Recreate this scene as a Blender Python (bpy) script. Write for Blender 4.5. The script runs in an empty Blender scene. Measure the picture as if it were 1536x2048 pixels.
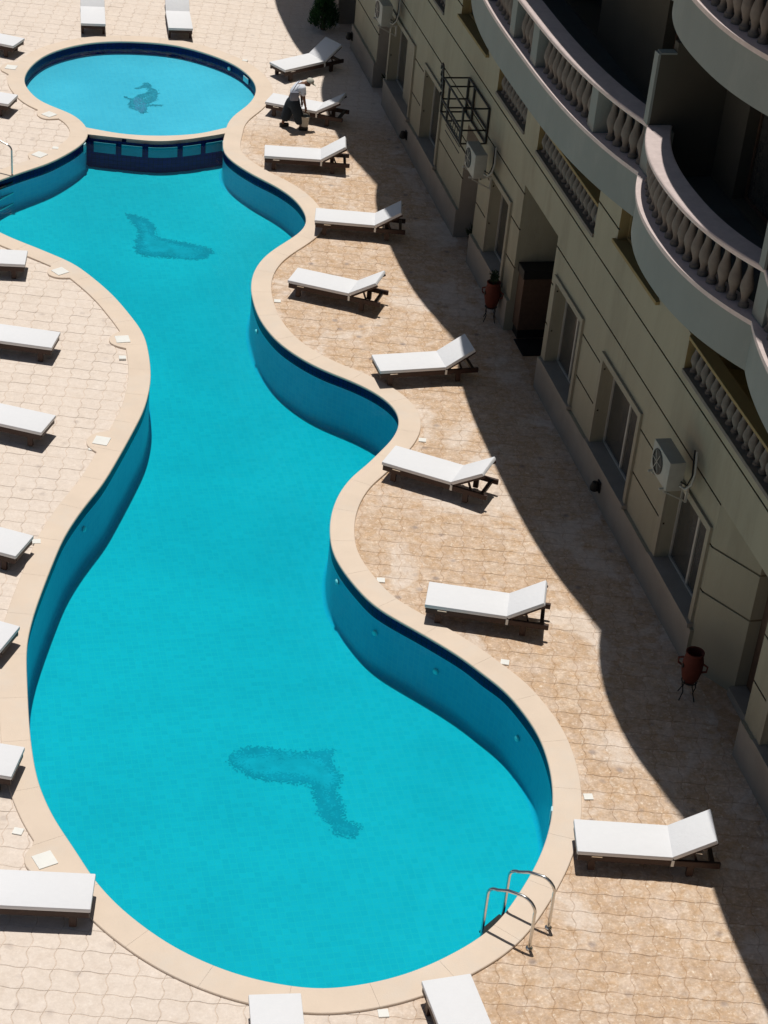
import bpy, bmesh, math, random
import numpy as np
from mathutils import Vector, Matrix
from mathutils.geometry import tessellate_polygon
random.seed(7)
SC = bpy.context.scene
COL = SC.collection
rad = math.radians

# ------------------------------------------------------------------ camera
cam_d = bpy.data.cameras.new('camera'); cam = bpy.data.objects.new('camera', cam_d); COL.objects.link(cam)
cam_d.sensor_fit = 'VERTICAL'; cam_d.sensor_height = 24.0; cam_d.lens = 46.1
cam_d.clip_start = 0.1; cam_d.clip_end = 900
R3 = Matrix(((0.97400, 0.04538, -0.22196), (-0.20957, 0.55264, -0.80664), (0.08606, 0.83218, 0.54778)))
cam.matrix_world = Matrix.Translation((0, 0, 17.8)) @ R3.to_4x4()
SC.camera = cam
SC.render.resolution_x = 768; SC.render.resolution_y = 1024

# ------------------------------------------------------------------ light: near-zenith sun leaning a little north
SUN = Vector((-0.015, 0.20, 1.0)).normalized()
elev = math.asin(SUN.z); azim = math.atan2(SUN.x, SUN.y)
world = bpy.data.worlds.new('World'); SC.world = world; world.use_nodes = True
wn = world.node_tree.nodes; wl = world.node_tree.links
bg = wn['Background']; sky = wn.new('ShaderNodeTexSky'); sky.sky_type = 'NISHITA'; sky.sun_disc = False
sky.sun_elevation = elev; sky.sun_rotation = azim
wl.new(sky.outputs[0], bg.inputs[0]); bg.inputs[1].default_value = 0.05
sd = bpy.data.lights.new('sun', 'SUN'); sd.energy = 5.0; sd.angle = rad(0.6); sd.color = (1.0, 0.965, 0.91)
so = bpy.data.objects.new('sun', sd); COL.objects.link(so)
so.rotation_euler = SUN.to_track_quat('Z', 'Y').to_euler()
SC.view_settings.view_transform = 'Standard'; SC.view_settings.look = 'None'
SC.view_settings.exposure = -0.5; SC.view_settings.gamma = 1; SC.view_settings.use_curve_mapping = False
SC.render.engine = 'CYCLES'
SC.cycles.max_bounces = 8; SC.cycles.diffuse_bounces = 2; SC.cycles.transparent_max_bounces = 12; SC.cycles.volume_bounces = 0

# ------------------------------------------------------------------ traced plan data (metres)
MAIN = [(6.867, 41.884), (6.731, 41.343), (6.683, 40.784), (6.827, 40.234), (7.17, 39.558), (7.526, 39.025), (7.809, 38.426), (7.929, 37.868), (7.939, 37.324), (7.788, 36.844), (7.441, 36.38), (7.068, 35.974), (6.726, 35.529), (6.455, 34.981), (6.296, 34.42), (6.227, 33.89), (6.218, 33.063), (6.322, 32.395), (6.484, 31.878), (6.791, 31.305), (7.125, 30.873), (7.418, 30.596), (7.746, 30.228), (8.003, 29.816), (8.136, 29.365), (8.08, 28.866), (7.838, 28.384), (7.569, 28.048), (7.248, 27.633), (6.886, 27.248), (6.6, 26.805), (6.408, 26.382), (6.259, 25.913), (6.17, 25.409), (6.149, 25.044), (6.202, 24.625), (6.301, 24.223), (6.477, 23.691), (6.707, 23.333), (7.025, 22.933), (7.334, 22.528), (7.595, 22.147), (7.778, 21.779), (7.991, 21.403), (8.141, 20.846), (8.221, 20.333), (8.204, 19.814), (8.142, 19.377), (8.028, 18.938), (7.847, 18.465), (7.538, 17.899), (7.215, 17.455), (6.785, 16.934), (6.399, 16.609), (5.981, 16.383), (5.484, 16.173), (4.919, 16.043), (4.288, 16.014), (3.966, 16.089), (3.519, 16.256), (3.193, 16.441), (2.995, 16.573), (2.552, 16.952), (2.165, 17.425), (1.94, 17.764), (1.751, 18.132), (1.652, 18.396), (1.503, 18.846), (1.312, 19.36), (1.217, 19.75), (1.138, 20.181), (1.11, 20.722), (1.104, 21.166), (1.121, 21.874), (1.164, 22.904), (1.22, 23.354), (1.353, 23.959), (1.559, 24.685), (1.732, 25.255), (1.895, 25.767), (2.079, 26.213), (2.36, 26.784), (2.7, 27.41), (3.112, 28.389), (3.342, 28.967), (3.629, 29.738), (3.821, 30.544), (3.895, 31.111), (3.931, 31.837), (3.911, 32.49), (3.758, 33.164), (3.503, 34.034), (3.17, 34.818), (2.867, 35.394), (2.487, 35.82), (2.082, 36.238), (1.717, 36.603), (1.335, 37.089), (1.062, 37.733), (1.009, 38.411), (1.219, 39.027), (1.654, 39.424), (2.14, 39.829), (2.713, 40.267), (3.186, 40.798), (3.459, 41.179), (3.674, 41.622)]
KIDS = [(3.73, 42.018), (3.651, 42.536), (3.44, 43.005), (3.094, 43.391), (2.754, 43.826), (2.547, 44.483), (2.481, 45.014), (2.628, 45.765), (3.029, 46.609), (3.555, 47.171), (4.214, 47.559), (4.861, 47.701), (5.584, 47.681), (6.341, 47.488), (6.977, 47.05), (7.573, 46.378), (7.911, 45.649), (8.036, 44.868), (7.927, 44.181), (7.63, 43.516), (7.233, 42.941), (6.99, 42.407)]
KLOW = [(6.913, 42.202), (6.28, 41.888), (5.635, 41.763), (5.023, 41.768), (4.416, 41.9), (3.748, 42.218)]
MLOW = [(3.716, 41.848), (4.391, 41.645), (5.191, 41.455), (5.816, 41.52), (6.464, 41.726), (6.867, 41.884)]
PADS = [(2.536, 35.029), (3.429, 32.237), (2.807, 28.734), (2.941, 43.006), (1.139, 18.622), (2.428, 40.834), (2.164, 45.938)]
SQ = [(2.947, 41.073), (6.747, 24.29), (8.367, 28.372), (6.682, 33.681), (8.167, 22.052), (8.538, 19.011), (0.849, 19.234), (4.916, 15.581), (2.634, 28.504), (3.453, 31.572), (8.005, 46.419), (1.518, 25.781)]
DOL1 = [(4.01, 21.638), (4.185, 21.838), (4.481, 21.871), (4.868, 21.74), (5.208, 21.68), (5.591, 21.681), (5.492, 21.472), (5.561, 21.073), (5.447, 20.788), (5.479, 20.368), (5.426, 20.169), (5.59, 20.069), (5.629, 19.983), (5.487, 19.839), (5.276, 19.905), (5.231, 20.111), (5.111, 20.37), (5.116, 20.701), (5.077, 20.958), (4.642, 21.093), (4.319, 21.215), (4.12, 21.409)]
DOL2 = [(4.358, 39.384), (4.641, 39.212), (4.887, 38.879), (4.867, 38.4), (5.123, 38.193), (5.586, 37.98), (5.879, 37.814), (5.991, 37.615), (5.781, 37.353), (5.5, 37.325), (5.029, 37.42), (4.46, 37.556), (4.407, 38.022), (4.527, 38.49), (4.439, 38.974)]
DOL3 = [(5.138, 45.4), (5.352, 45.548), (5.465, 45.766), (5.569, 45.696), (5.564, 45.461), (5.677, 45.287), (5.67, 44.997), (5.581, 44.653), (5.378, 44.397), (5.68, 44.381), (5.669, 44.285), (5.351, 44.257), (5.278, 43.894), (5.123, 43.856), (5.078, 44.033), (4.917, 44.144), (4.899, 44.425), (4.99, 44.623), (4.855, 44.793), (4.876, 44.89), (5.023, 44.737), (5.201, 44.966), (5.414, 45.111), (5.485, 45.344), (5.408, 45.448), (5.243, 45.354)]

# ------------------------------------------------------------------ helpers
def tag(o, label=None, cat=None, group=None, kind=None):
    if label: o['label'] = label
    if cat: o['category'] = cat
    if group: o['group'] = group
    if kind: o['kind'] = kind
    return o
def link(o, parent=None):
    COL.objects.link(o)
    if parent is not None: o.parent = parent
    return o
def empty(name, loc=(0, 0, 0), rz=0, parent=None):
    o = bpy.data.objects.new(name, None); o.empty_display_size = .2
    o.location = loc; o.rotation_euler = (0, 0, rz); return link(o, parent)
def mobj(name, verts, faces, mat, parent=None, smooth=False, mids=None):
    me = bpy.data.meshes.new(name); me.from_pydata([tuple(v) for v in verts], [], faces)
    for m in (mat if isinstance(mat, (list, tuple)) else [mat]): me.materials.append(m)
    if mids: me.polygons.foreach_set('material_index', mids)
    if smooth: me.polygons.foreach_set('use_smooth', [True]*len(me.polygons))
    me.update(); o = bpy.data.objects.new(name, me); return link(o, parent)
class MB:
    def __init__(s): s.v = []; s.f = []; s.m = []
    def add(s, v, f, m=0):
        n = len(s.v); s.v += [tuple(a) for a in v]; s.f += [tuple(i+n for i in a) for a in f]; s.m += [m]*len(f)
    def box(s, x0, x1, y0, y1, z0, z1, m=0, M=None):
        v = [Vector(p) for p in ((x0,y0,z0),(x1,y0,z0),(x1,y1,z0),(x0,y1,z0),(x0,y0,z1),(x1,y0,z1),(x1,y1,z1),(x0,y1,z1))]
        if M: v = [M @ a for a in v]
        s.add(v, [(0,3,2,1),(4,5,6,7),(0,1,5,4),(1,2,6,5),(2,3,7,6),(3,0,4,7)], m)
    def bbox(s, x0, x1, y0, y1, z0, z1, b=.01, m=0, M=None):   # bevelled box
        bm = bmesh.new(); bmesh.ops.create_cube(bm, size=1)
        for v in bm.verts:
            v.co = Vector(((x0+x1)/2+v.co.x*(x1-x0), (y0+y1)/2+v.co.y*(y1-y0), (z0+z1)/2+v.co.z*(z1-z0)))
        bmesh.ops.bevel(bm, geom=bm.edges[:]+bm.verts[:], offset=b, segments=2, affect='EDGES', profile=.6)
        if M: bmesh.ops.transform(bm, matrix=M, verts=bm.verts)
        bm.verts.index_update(); s.add([v.co[:] for v in bm.verts], [[v.index for v in f.verts] for f in bm.faces], m); bm.free()
    def tube(s, pts, r, n=8, m=0, cap=True):
        pts = [Vector(p) for p in pts]; rr = r if isinstance(r, (list, tuple)) else [r]*len(pts)
        t0 = (pts[1]-pts[0]).normalized(); a = t0.orthogonal().normalized(); vs = []
        for i, p in enumerate(pts):
            t = ((pts[min(i+1, len(pts)-1)]-p).normalized() + (p-pts[max(i-1, 0)]).normalized())
            t = t.normalized() if t.length > 1e-6 else t0
            a = (a - t*a.dot(t)).normalized(); b = t.cross(a)
            vs += [p + (a*math.cos(2*math.pi*k/n)+b*math.sin(2*math.pi*k/n))*rr[i] for k in range(n)]
        f = [(i*n+k, i*n+(k+1) % n, (i+1)*n+(k+1) % n, (i+1)*n+k) for i in range(len(pts)-1) for k in range(n)]
        if cap: f += [tuple(reversed(range(n))), tuple((len(pts)-1)*n+k for k in range(n))]
        s.add(vs, f, m)
    def lathe(s, prof, n=12, c=(0, 0, 0), m=0):
        vs = [(c[0]+r*math.cos(2*math.pi*k/n), c[1]+r*math.sin(2*math.pi*k/n), c[2]+z) for r, z in prof for k in range(n)]
        f = [(i*n+k, i*n+(k+1) % n, (i+1)*n+(k+1) % n, (i+1)*n+k) for i in range(len(prof)-1) for k in range(n)]
        f += [tuple(reversed(range(n))), tuple((len(prof)-1)*n+k for k in range(n))]
        s.add(vs, f, m)
    def build(s, name, mat, parent=None, smooth=False):
        return mobj(name, s.v, s.f, mat, parent, smooth, s.m)
def autosmooth(o, ang=40):
    me = o.data; me.polygons.foreach_set('use_smooth', [True]*len(me.polygons))
    try: me.set_sharp_from_angle(angle=rad(ang))
    except Exception: pass
    return o
def copy_tree(o, parent=None):
    c = o.copy(); COL.objects.link(c)
    if parent is not None: c.parent = parent
    for ch in o.children: copy_tree(ch, c)
    return c

# ------------------------------------------------------------------ materials
def mat(name, col, rough=.7, metal=0, var=.08, scale=6, bump=.0, bscale=40, spec=.3, dirt=None, stretch=(1, 1, 1)):
    m = bpy.data.materials.new(name); m.use_nodes = True; nt = m.node_tree; N = nt.nodes; L = nt.links
    b = N['Principled BSDF']; b.inputs['Roughness'].default_value = rough; b.inputs['Metallic'].default_value = metal
    b.inputs['Specular IOR Level'].default_value = spec
    tc = N.new('ShaderNodeTexCoord'); mp = N.new('ShaderNodeMapping'); mp.inputs['Scale'].default_value = stretch
    geo = N.new('ShaderNodeNewGeometry'); L.new(geo.outputs['Position'], mp.inputs[0])
    n = N.new('ShaderNodeTexNoise'); n.inputs['Scale'].default_value = scale; n.inputs['Detail'].default_value = 6; n.inputs['Roughness'].default_value = .65
    L.new(mp.outputs[0], n.inputs['Vector'])
    r = N.new('ShaderNodeValToRGB'); L.new(n.outputs['Fac'], r.inputs[0])
    r.color_ramp.elements[0].position = .3; r.color_ramp.elements[1].position = .7
    r.color_ramp.elements[0].color = tuple(c*(1-var) for c in col)+(1,); r.color_ramp.elements[1].color = tuple(min(1, c*(1+var)) for c in col)+(1,)
    out = r.outputs[0]
    if dirt:
        dc, amt, ds = dirt
        n3 = N.new('ShaderNodeTexNoise'); n3.inputs['Scale'].default_value = ds; n3.inputs['Detail'].default_value = 8; n3.inputs['Roughness'].default_value = .7
        L.new(mp.outputs[0], n3.inputs['Vector'])
        rr = N.new('ShaderNodeValToRGB'); rr.color_ramp.elements[0].position = .5; rr.color_ramp.elements[1].position = .75
        rr.color_ramp.elements[0].color = (0, 0, 0, 1); rr.color_ramp.elements[1].color = (amt, amt, amt, 1)
        L.new(n3.outputs['Fac'], rr.inputs[0])
        mx = N.new('ShaderNodeMix'); mx.data_type = 'RGBA'; L.new(rr.outputs[0], mx.inputs[0]); L.new(out, mx.inputs[6]); mx.inputs[7].default_value = tuple(dc)+(1,)
        out = mx.outputs[2]
    L.new(out, b.inputs['Base Color'])
    if bump:
        n2 = N.new('ShaderNodeTexNoise'); n2.inputs['Scale'].default_value = bscale; n2.inputs['Detail'].default_value = 4
        L.new(mp.outputs[0], n2.inputs['Vector'])
        bp = N.new('ShaderNodeBump'); bp.inputs['Strength'].default_value = bump; bp.inputs['Distance'].default_value = .02
        L.new(n2.outputs['Fac'], bp.inputs['Height']); L.new(bp.outputs[0], b.inputs['Normal'])
    return m
M = {}
M['cream'] = mat('cream_wall_paint', (.34, .31, .225), .85, var=.07, scale=1.2, bump=.25, bscale=60, dirt=((.20, .175, .125), .6, 1.1), stretch=(1, 1, .22))
M['groove'] = mat('groove_dark', (.16, .13, .08), .9)
M['plinth'] = mat('plinth_paint', (.33, .29, .24), .85, var=.1, scale=1.5, bump=.3, dirt=((.22, .19, .16), .5, 1.3))
M['ochre'] = mat('ochre_paint', (.27, .20, .09), .85, var=.1, scale=1.5, dirt=((.2, .14, .07), .5, 1.2))
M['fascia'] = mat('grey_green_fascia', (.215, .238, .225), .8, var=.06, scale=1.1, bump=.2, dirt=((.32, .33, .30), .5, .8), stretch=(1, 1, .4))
M['rail'] = mat('pink_stone_rail', (.60, .50, .47), .6, var=.1, scale=9, bump=.1, dirt=((.45, .37, .34), .5, 2.5))
M['baluster'] = mat('baluster_stone', (.17, .15, .13), .8, var=.14, scale=8, bump=.2, dirt=((.2, .17, .15), .6, 4))
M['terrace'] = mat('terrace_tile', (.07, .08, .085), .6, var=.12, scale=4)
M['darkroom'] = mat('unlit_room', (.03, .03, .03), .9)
M['glass'] = mat('window_glass', (.06, .058, .052), .16, spec=.6, var=.25)
M['terracewall'] = mat('terrace_wall_shaded', (.075, .07, .055), .85, var=.08, scale=1)  # terrace shade put into the wall colour
M['alum'] = mat('white_frame', (.42, .40, .35), .5)
M['surround'] = mat('window_surround', (.31, .28, .21), .8, var=.08, scale=3, dirt=((.28, .24, .18), .5, 2))
M['brown'] = mat('brown_wood', (.10, .06, .04), .6, var=.2, scale=12)
M['black'] = mat('black_iron', (.015, .015, .014), .5, var=.2)
M['lounge_wood'] = mat('dark_lounger_wood', (.045, .022, .016), .5, var=.25, scale=14, stretch=(1, 1, 1))
M['cushion'] = mat('white_cushion', (.745, .745, .755), .85, var=.012, scale=10, bump=.25, bscale=14)
M['steel'] = mat('stainless', (.62, .62, .60), .22, metal=1, var=.05)
M['white'] = mat('white_plastic', (.80, .79, .74), .5, var=.05)
M['acwhite'] = mat('ac_casing', (.34, .33, .29), .5, var=.08, dirt=((.3, .28, .24), .5, 5))
M['terracotta'] = mat('terracotta', (.11, .024, .014), .8, var=.2, scale=7, bump=.2)
M['leaf'] = mat('conifer_leaf', (.02, .075, .02), .7, var=.5, scale=5)
M['leafdark'] = mat('dark_leaf', (.03, .05, .02), .7, var=.4, scale=9)
M['bark'] = mat('bark', (.12, .08, .05), .9)
M['skin'] = mat('skin', (.16, .08, .05), .6)
M['shirt'] = mat('white_shirt', (.66, .68, .74), .9, var=.06, scale=20)
M['trouser'] = mat('dark_trousers', (.018, .026, .035), .9, var=.2, scale=20)
M['capcloth'] = mat('cap_cloth', (.52, .50, .42), .9)
M['bag'] = mat('grey_bag', (.22, .23, .28), .8)
M['bucket'] = mat('bucket_grey', (.42, .40, .34), .5)
M['coping'] = mat('coping_stone', (.72, .59, .47), .75, var=.05, scale=1.3, bump=.12, bscale=50, dirt=((.66, .60, .53), .6, .9))
M['lampwhite'] = mat('pool_lamp_cover', (.55, .80, .85), .4)
M['jade'] = mat('pale_pool_panel', (.07, .30, .37), .5, var=.06)

def tile_mat(name, c1, c2, size, joint, rough=.35):
    m = bpy.data.materials.new(name); m.use_nodes = True; nt = m.node_tree; N = nt.nodes; L = nt.links
    b = N['Principled BSDF']; b.inputs['Roughness'].default_value = rough; b.inputs['Specular IOR Level'].default_value = .12
    uv = N.new('ShaderNodeUVMap'); br = N.new('ShaderNodeTexBrick'); br.offset = 0; br.inputs['Scale'].default_value = 1
    br.inputs['Brick Width'].default_value = size; br.inputs['Row Height'].default_value = size; br.inputs['Mortar Size'].default_value = size*.06
    br.inputs['Color1'].default_value = tuple(c1)+(1,); br.inputs['Color2'].default_value = tuple(c2)+(1,); br.inputs['Mortar'].default_value = tuple(joint)+(1,)
    L.new(uv.outputs[0], br.inputs[0])
    n = N.new('ShaderNodeTexNoise'); n.inputs['Scale'].default_value = .35; n.inputs['Detail'].default_value = 5
    geo = N.new('ShaderNodeNewGeometry'); L.new(geo.outputs['Position'], n.inputs['Vector'])
    mx = N.new('ShaderNodeMix'); mx.data_type = 'RGBA'; mx.blend_type = 'MULTIPLY'; mx.inputs[0].default_value = .55
    rp = N.new('ShaderNodeValToRGB'); rp.color_ramp.elements[0].position = .38; rp.color_ramp.elements[1].position = .62; rp.color_ramp.elements[0].color = (.70, .80, .83, 1)
    L.new(n.outputs['Fac'], rp.inputs[0]); L.new(br.outputs[0], mx.inputs[6]); L.new(rp.outputs[0], mx.inputs[7]); L.new(mx.outputs[2], b.inputs['Base Color'])
    return m
M['pooltile'] = tile_mat('pool_floor_tile', (.24, .60, .70), (.20, .55, .65), .10, (.28, .60, .66))
M['walltile'] = tile_mat('pool_wall_tile', (.19, .55, .73), (.165, .51, .70), .10, (.23, .57, .71))
M['kidtile'] = tile_mat('wading_floor_tile', (.22, .585, .755), (.19, .545, .72), .10, (.26, .585, .72))
M['navy'] = tile_mat('navy_band_tile', (.004, .007, .075), (.005, .010, .11), .10, (.002, .003, .02))
M['mosaic'] = mat('mosaic_dark', (.12, .37, .48), .4, var=.15, scale=3)
M['mosaic2'] = mat('mosaic_mid', (.17, .46, .57), .4, var=.18, scale=3)
M['mosaicp'] = mat('mosaic_purple', (.16, .26, .40), .4, var=.3, scale=20)
M['mosaicd'] = mat('mosaic_deep', (.06, .24, .33), .4, var=.3, scale=8)
M['mosaicg'] = mat('mosaic_grey', (.10, .36, .46), .4, var=.3, scale=8)

def paver_mat(name='paver_concrete', dark=1.0):
    m = bpy.data.materials.new(name); m.use_nodes = True; nt = m.node_tree; N = nt.nodes; L = nt.links
    b = N['Principled BSDF']; b.inputs['Roughness'].default_value = .85; b.inputs['Specular IOR Level'].default_value = .2
    geo = N.new('ShaderNodeNewGeometry'); pos = geo.outputs['Position']
    def noise(sc, det=6, rough=.6, dist=0):
        n = N.new('ShaderNodeTexNoise'); n.inputs['Scale'].default_value = sc; n.inputs['Detail'].default_value = det
        n.inputs['Roughness'].default_value = rough; n.inputs['Distortion'].default_value = dist; L.new(pos, n.inputs['Vector']); return n.outputs['Fac']
    def ramp(src, p0, p1, c0=(0, 0, 0, 1), c1=(1, 1, 1, 1)):
        r = N.new('ShaderNodeValToRGB'); r.color_ramp.elements[0].position = p0; r.color_ramp.elements[1].position = p1
        r.color_ramp.elements[0].color = c0; r.color_ramp.elements[1].color = c1; L.new(src, r.inputs[0]); return r.outputs[0]
    def mixc(f, a, c, mode='MIX'):
        x = N.new('ShaderNodeMix'); x.data_type = 'RGBA'; x.blend_type = mode
        (L.new(f, x.inputs[0]) if not isinstance(f, float) else setattr(x.inputs[0], 'default_value', f))
        for k, s in ((6, a), (7, c)):
            (L.new(s, x.inputs[k]) if not isinstance(s, tuple) else setattr(x.inputs[k], 'default_value', s))
        return x.outputs[2]
    def math_(op, a, c, clamp=False):
        x = N.new('ShaderNodeMath'); x.operation = op; x.use_clamp = clamp
        for k, s in ((0, a), (1, c)):
            (L.new(s, x.inputs[k]) if not isinstance(s, (int, float)) else setattr(x.inputs[k], 'default_value', s))
        return x.outputs[0]
    at = N.new('ShaderNodeAttribute'); at.attribute_name = 'tone'
    tan = mixc(ramp(at.outputs['Fac'], .0, 1.), (.62, .455, .325, 1), (.74, .585, .45, 1))
    tan = mixc(ramp(noise(4.5, 6, .75), .42, .60), tan, (.62, .43, .275, 1))
    tan = mixc(ramp(noise(2.3, 6, .7), .50, .66), tan, (.72, .575, .46, 1))
    tan = mixc(ramp(noise(13, 5, .75), .56, .66), tan, (.78, .66, .53, 1))      # pale flecks in the cast surface
    # paler colour: strong on the west and north sides, worn patches on the east
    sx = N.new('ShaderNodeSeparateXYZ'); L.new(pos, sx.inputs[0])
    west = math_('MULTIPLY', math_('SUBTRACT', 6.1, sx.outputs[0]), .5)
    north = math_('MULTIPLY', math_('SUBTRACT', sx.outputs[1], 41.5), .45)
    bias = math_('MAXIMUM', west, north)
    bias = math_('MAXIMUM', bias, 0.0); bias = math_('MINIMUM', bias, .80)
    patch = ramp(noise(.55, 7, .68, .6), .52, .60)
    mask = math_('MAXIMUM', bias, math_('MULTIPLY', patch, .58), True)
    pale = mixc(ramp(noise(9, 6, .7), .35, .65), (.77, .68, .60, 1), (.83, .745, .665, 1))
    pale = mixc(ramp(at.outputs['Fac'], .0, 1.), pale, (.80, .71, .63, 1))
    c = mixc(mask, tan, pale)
    # greyish blotches, one now and then, sized like a hand
    v = N.new('ShaderNodeTexVoronoi'); v.inputs['Scale'].default_value = 2.7; v.inputs['Randomness'].default_value = 1; L.new(pos, v.inputs['Vector'])
    blot = ramp(v.outputs['Distance'], .07, .20, (1, 1, 1, 1), (0, 0, 0, 1))
    rnd = N.new('ShaderNodeSeparateColor'); L.new(v.outputs['Color'], rnd.inputs[0])
    blot = math_('MULTIPLY', blot, math_('MULTIPLY', ramp(rnd.outputs[0], .40, .6), .75))
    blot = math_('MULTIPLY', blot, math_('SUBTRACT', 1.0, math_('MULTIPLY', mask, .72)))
    c = mixc(blot, c, (.33, .27, .25, 1))
    c = mixc(math_('MULTIPLY', ramp(noise(1.3, 8, .75), .5, .75), .30), c, (.52, .41, .31, 1))
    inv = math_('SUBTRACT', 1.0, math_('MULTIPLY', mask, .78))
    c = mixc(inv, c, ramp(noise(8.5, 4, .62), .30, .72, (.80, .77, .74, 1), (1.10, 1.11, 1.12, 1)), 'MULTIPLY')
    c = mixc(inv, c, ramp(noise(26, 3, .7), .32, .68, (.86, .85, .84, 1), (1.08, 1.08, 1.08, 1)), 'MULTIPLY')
    if dark < 1: c = mixc(1.0, c, (dark, dark*.94, dark*.88, 1), 'MULTIPLY')
    L.new(c, b.inputs['Base Color'])
    bp = N.new('ShaderNodeBump'); bp.inputs['Strength'].default_value = .5; bp.inputs['Distance'].default_value = .02
    L.new(noise(14, 6, .7), bp.inputs['Height']); L.new(bp.outputs[0], b.inputs['Normal'])
    return m
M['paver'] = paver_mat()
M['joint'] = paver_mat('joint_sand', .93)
M['ground'] = mat('sandy_ground', (.55, .47, .37), .95, var=.1, scale=.3)

def water_mat(name, dens, acol):
    m = bpy.data.materials.new(name); m.use_nodes = True; nt = m.node_tree; N = nt.nodes; L = nt.links
    N.remove(N['Principled BSDF']); out = N['Material Output']
    tr = N.new('ShaderNodeBsdfTransparent'); gl = N.new('ShaderNodeBsdfGlossy'); gl.inputs['Roughness'].default_value = .04
    fr = N.new('ShaderNodeFresnel'); fr.inputs['IOR'].default_value = 1.33
    mx = N.new('ShaderNodeMixShader'); L.new(fr.outputs[0], mx.inputs[0]); L.new(tr.outputs[0], mx.inputs[1]); L.new(gl.outputs[0], mx.inputs[2])
    geo = N.new('ShaderNodeNewGeometry'); n = N.new('ShaderNodeTexNoise'); n.inputs['Scale'].default_value = 3.2; n.inputs['Detail'].default_value = 4
    L.new(geo.outputs['Position'], n.inputs['Vector']); bp = N.new('ShaderNodeBump'); bp.inputs['Strength'].default_value = .25; bp.inputs['Distance'].default_value = .05
    L.new(n.outputs['Fac'], bp.inputs['Height']); L.new(bp.outputs[0], gl.inputs['Normal']); L.new(bp.outputs[0], fr.inputs['Normal'])
    L.new(mx.outputs[0], out.inputs['Surface'])
    va = N.new('ShaderNodeVolumeAbsorption'); va.inputs['Color'].default_value = tuple(acol)+(1,); va.inputs['Density'].default_value = dens
    L.new(va.outputs[0], out.inputs['Volume']); return m
M['water'] = water_mat('pool_water', 1.5, (0.0, .93, .945))

# ------------------------------------------------------------------ plan curves
def smooth_closed(P, step=.06, sig=2.0, closed=True):
    P = [np.array(p) for p in P]; n = len(P); out = []
    for i in range(n if closed else n-1):
        if closed: a, b, c, d = P[i-1], P[i], P[(i+1) % n], P[(i+2) % n]
        else: a, b, c, d = P[max(i-1, 0)], P[i], P[i+1], P[min(i+2, n-1)]
        k = max(2, int(np.linalg.norm(c-b)/step))
        for j in range(k):
            t = j/k
            out.append(.5*((2*b)+(-a+c)*t+(2*a-5*b+4*c-d)*t*t+(-a+3*b-3*c+d)*t**3))
    if not closed: out.append(P[-1])
    Q = np.array(out)
    if sig:
        w = int(sig*3); ker = np.exp(-.5*(np.arange(-w, w+1)/sig)**2); ker /= ker.sum()
        if closed:
            Qp = np.vstack([Q[-w:], Q, Q[:w]]); Q = np.stack([np.convolve(Qp[:, k], ker, 'valid') for k in (0, 1)], 1)
    return Q
def area(Q): return .5*np.sum(Q[:, 0]*np.roll(Q[:, 1], -1)-np.roll(Q[:, 0], -1)*Q[:, 1])
def normals(Q):
    t = np.roll(Q, -1, 0)-np.roll(Q, 1, 0); t /= np.linalg.norm(t, axis=1)[:, None]+1e-9
    n = np.stack([t[:, 1], -t[:, 0]], 1); return n*(1 if area(Q) > 0 else -1)     # outward
UNION = smooth_closed(MAIN + KIDS, .07, 3.0)
main_closed = smooth_closed(MAIN + MLOW[:-1], .07, 1.2)
kids_closed = smooth_closed(KIDS + KLOW[:-1], .07, 1.2)
UN = normals(UNION)

def tess(loops, z, flip=False):
    V = [[Vector((p[0], p[1], 0)) for p in l] for l in loops]
    tris = tessellate_polygon(V); flat = [p for l in V for p in l]
    fs = []
    for t in tris:
        a, b, c = (flat[i] for i in t); cr = (b-a).cross(c-a).z
        if abs(cr) < 1e-9: continue
        fs.append(tuple(t) if (cr > 0) != flip else tuple(reversed(t)))
    return [(p.x, p.y, z) for p in flat], fs

# ------------------------------------------------------------------ ground and deck base
outer = [(-14, 4), (12.7, 4), (12.7, 70), (-14, 70)]
v, f = tess([outer, [tuple(p) for p in UNION]], 0.0)
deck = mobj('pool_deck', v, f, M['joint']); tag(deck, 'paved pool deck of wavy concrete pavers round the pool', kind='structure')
g = MB()
for x0, x1, y0, y1 in ((-400, -14, -300, 600), (-14, 12.7, 70, 600), (-14, 12.7, -300, 4), (12.7, 400, -300, 600)):
    g.add([(x0, y0, -.05), (x1, y0, -.05), (x1, y1, -.05), (x0, y1, -.05)], [(0, 1, 2, 3)])
tag(g.build('ground', M['ground']), 'sandy ground beyond the paved deck', kind='structure')

# signed distance to pool outline (positive outside)
def inside_mask(P, Q):
    x, y = P[:, 0], P[:, 1]; ins = np.zeros(len(P), bool); x1, y1 = Q[:, 0], Q[:, 1]; x2, y2 = np.roll(x1, -1), np.roll(y1, -1)
    for a, b, c, d in zip(x1, y1, x2, y2):
        if b == d: continue
        k = ((b > y) != (d > y)) & (x < (c-a)*(y-b)/(d-b)+a); ins ^= k
    return ins
def nearest(P, Q):
    D = np.full(len(P), 1e9); I = np.zeros(len(P), int)
    for s in range(0, len(P), 4000):
        d = ((P[s:s+4000, None, :]-Q[None])**2).sum(2); I[s:s+4000] = d.argmin(1); D[s:s+4000] = np.sqrt(d.min(1))
    return D, I

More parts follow.
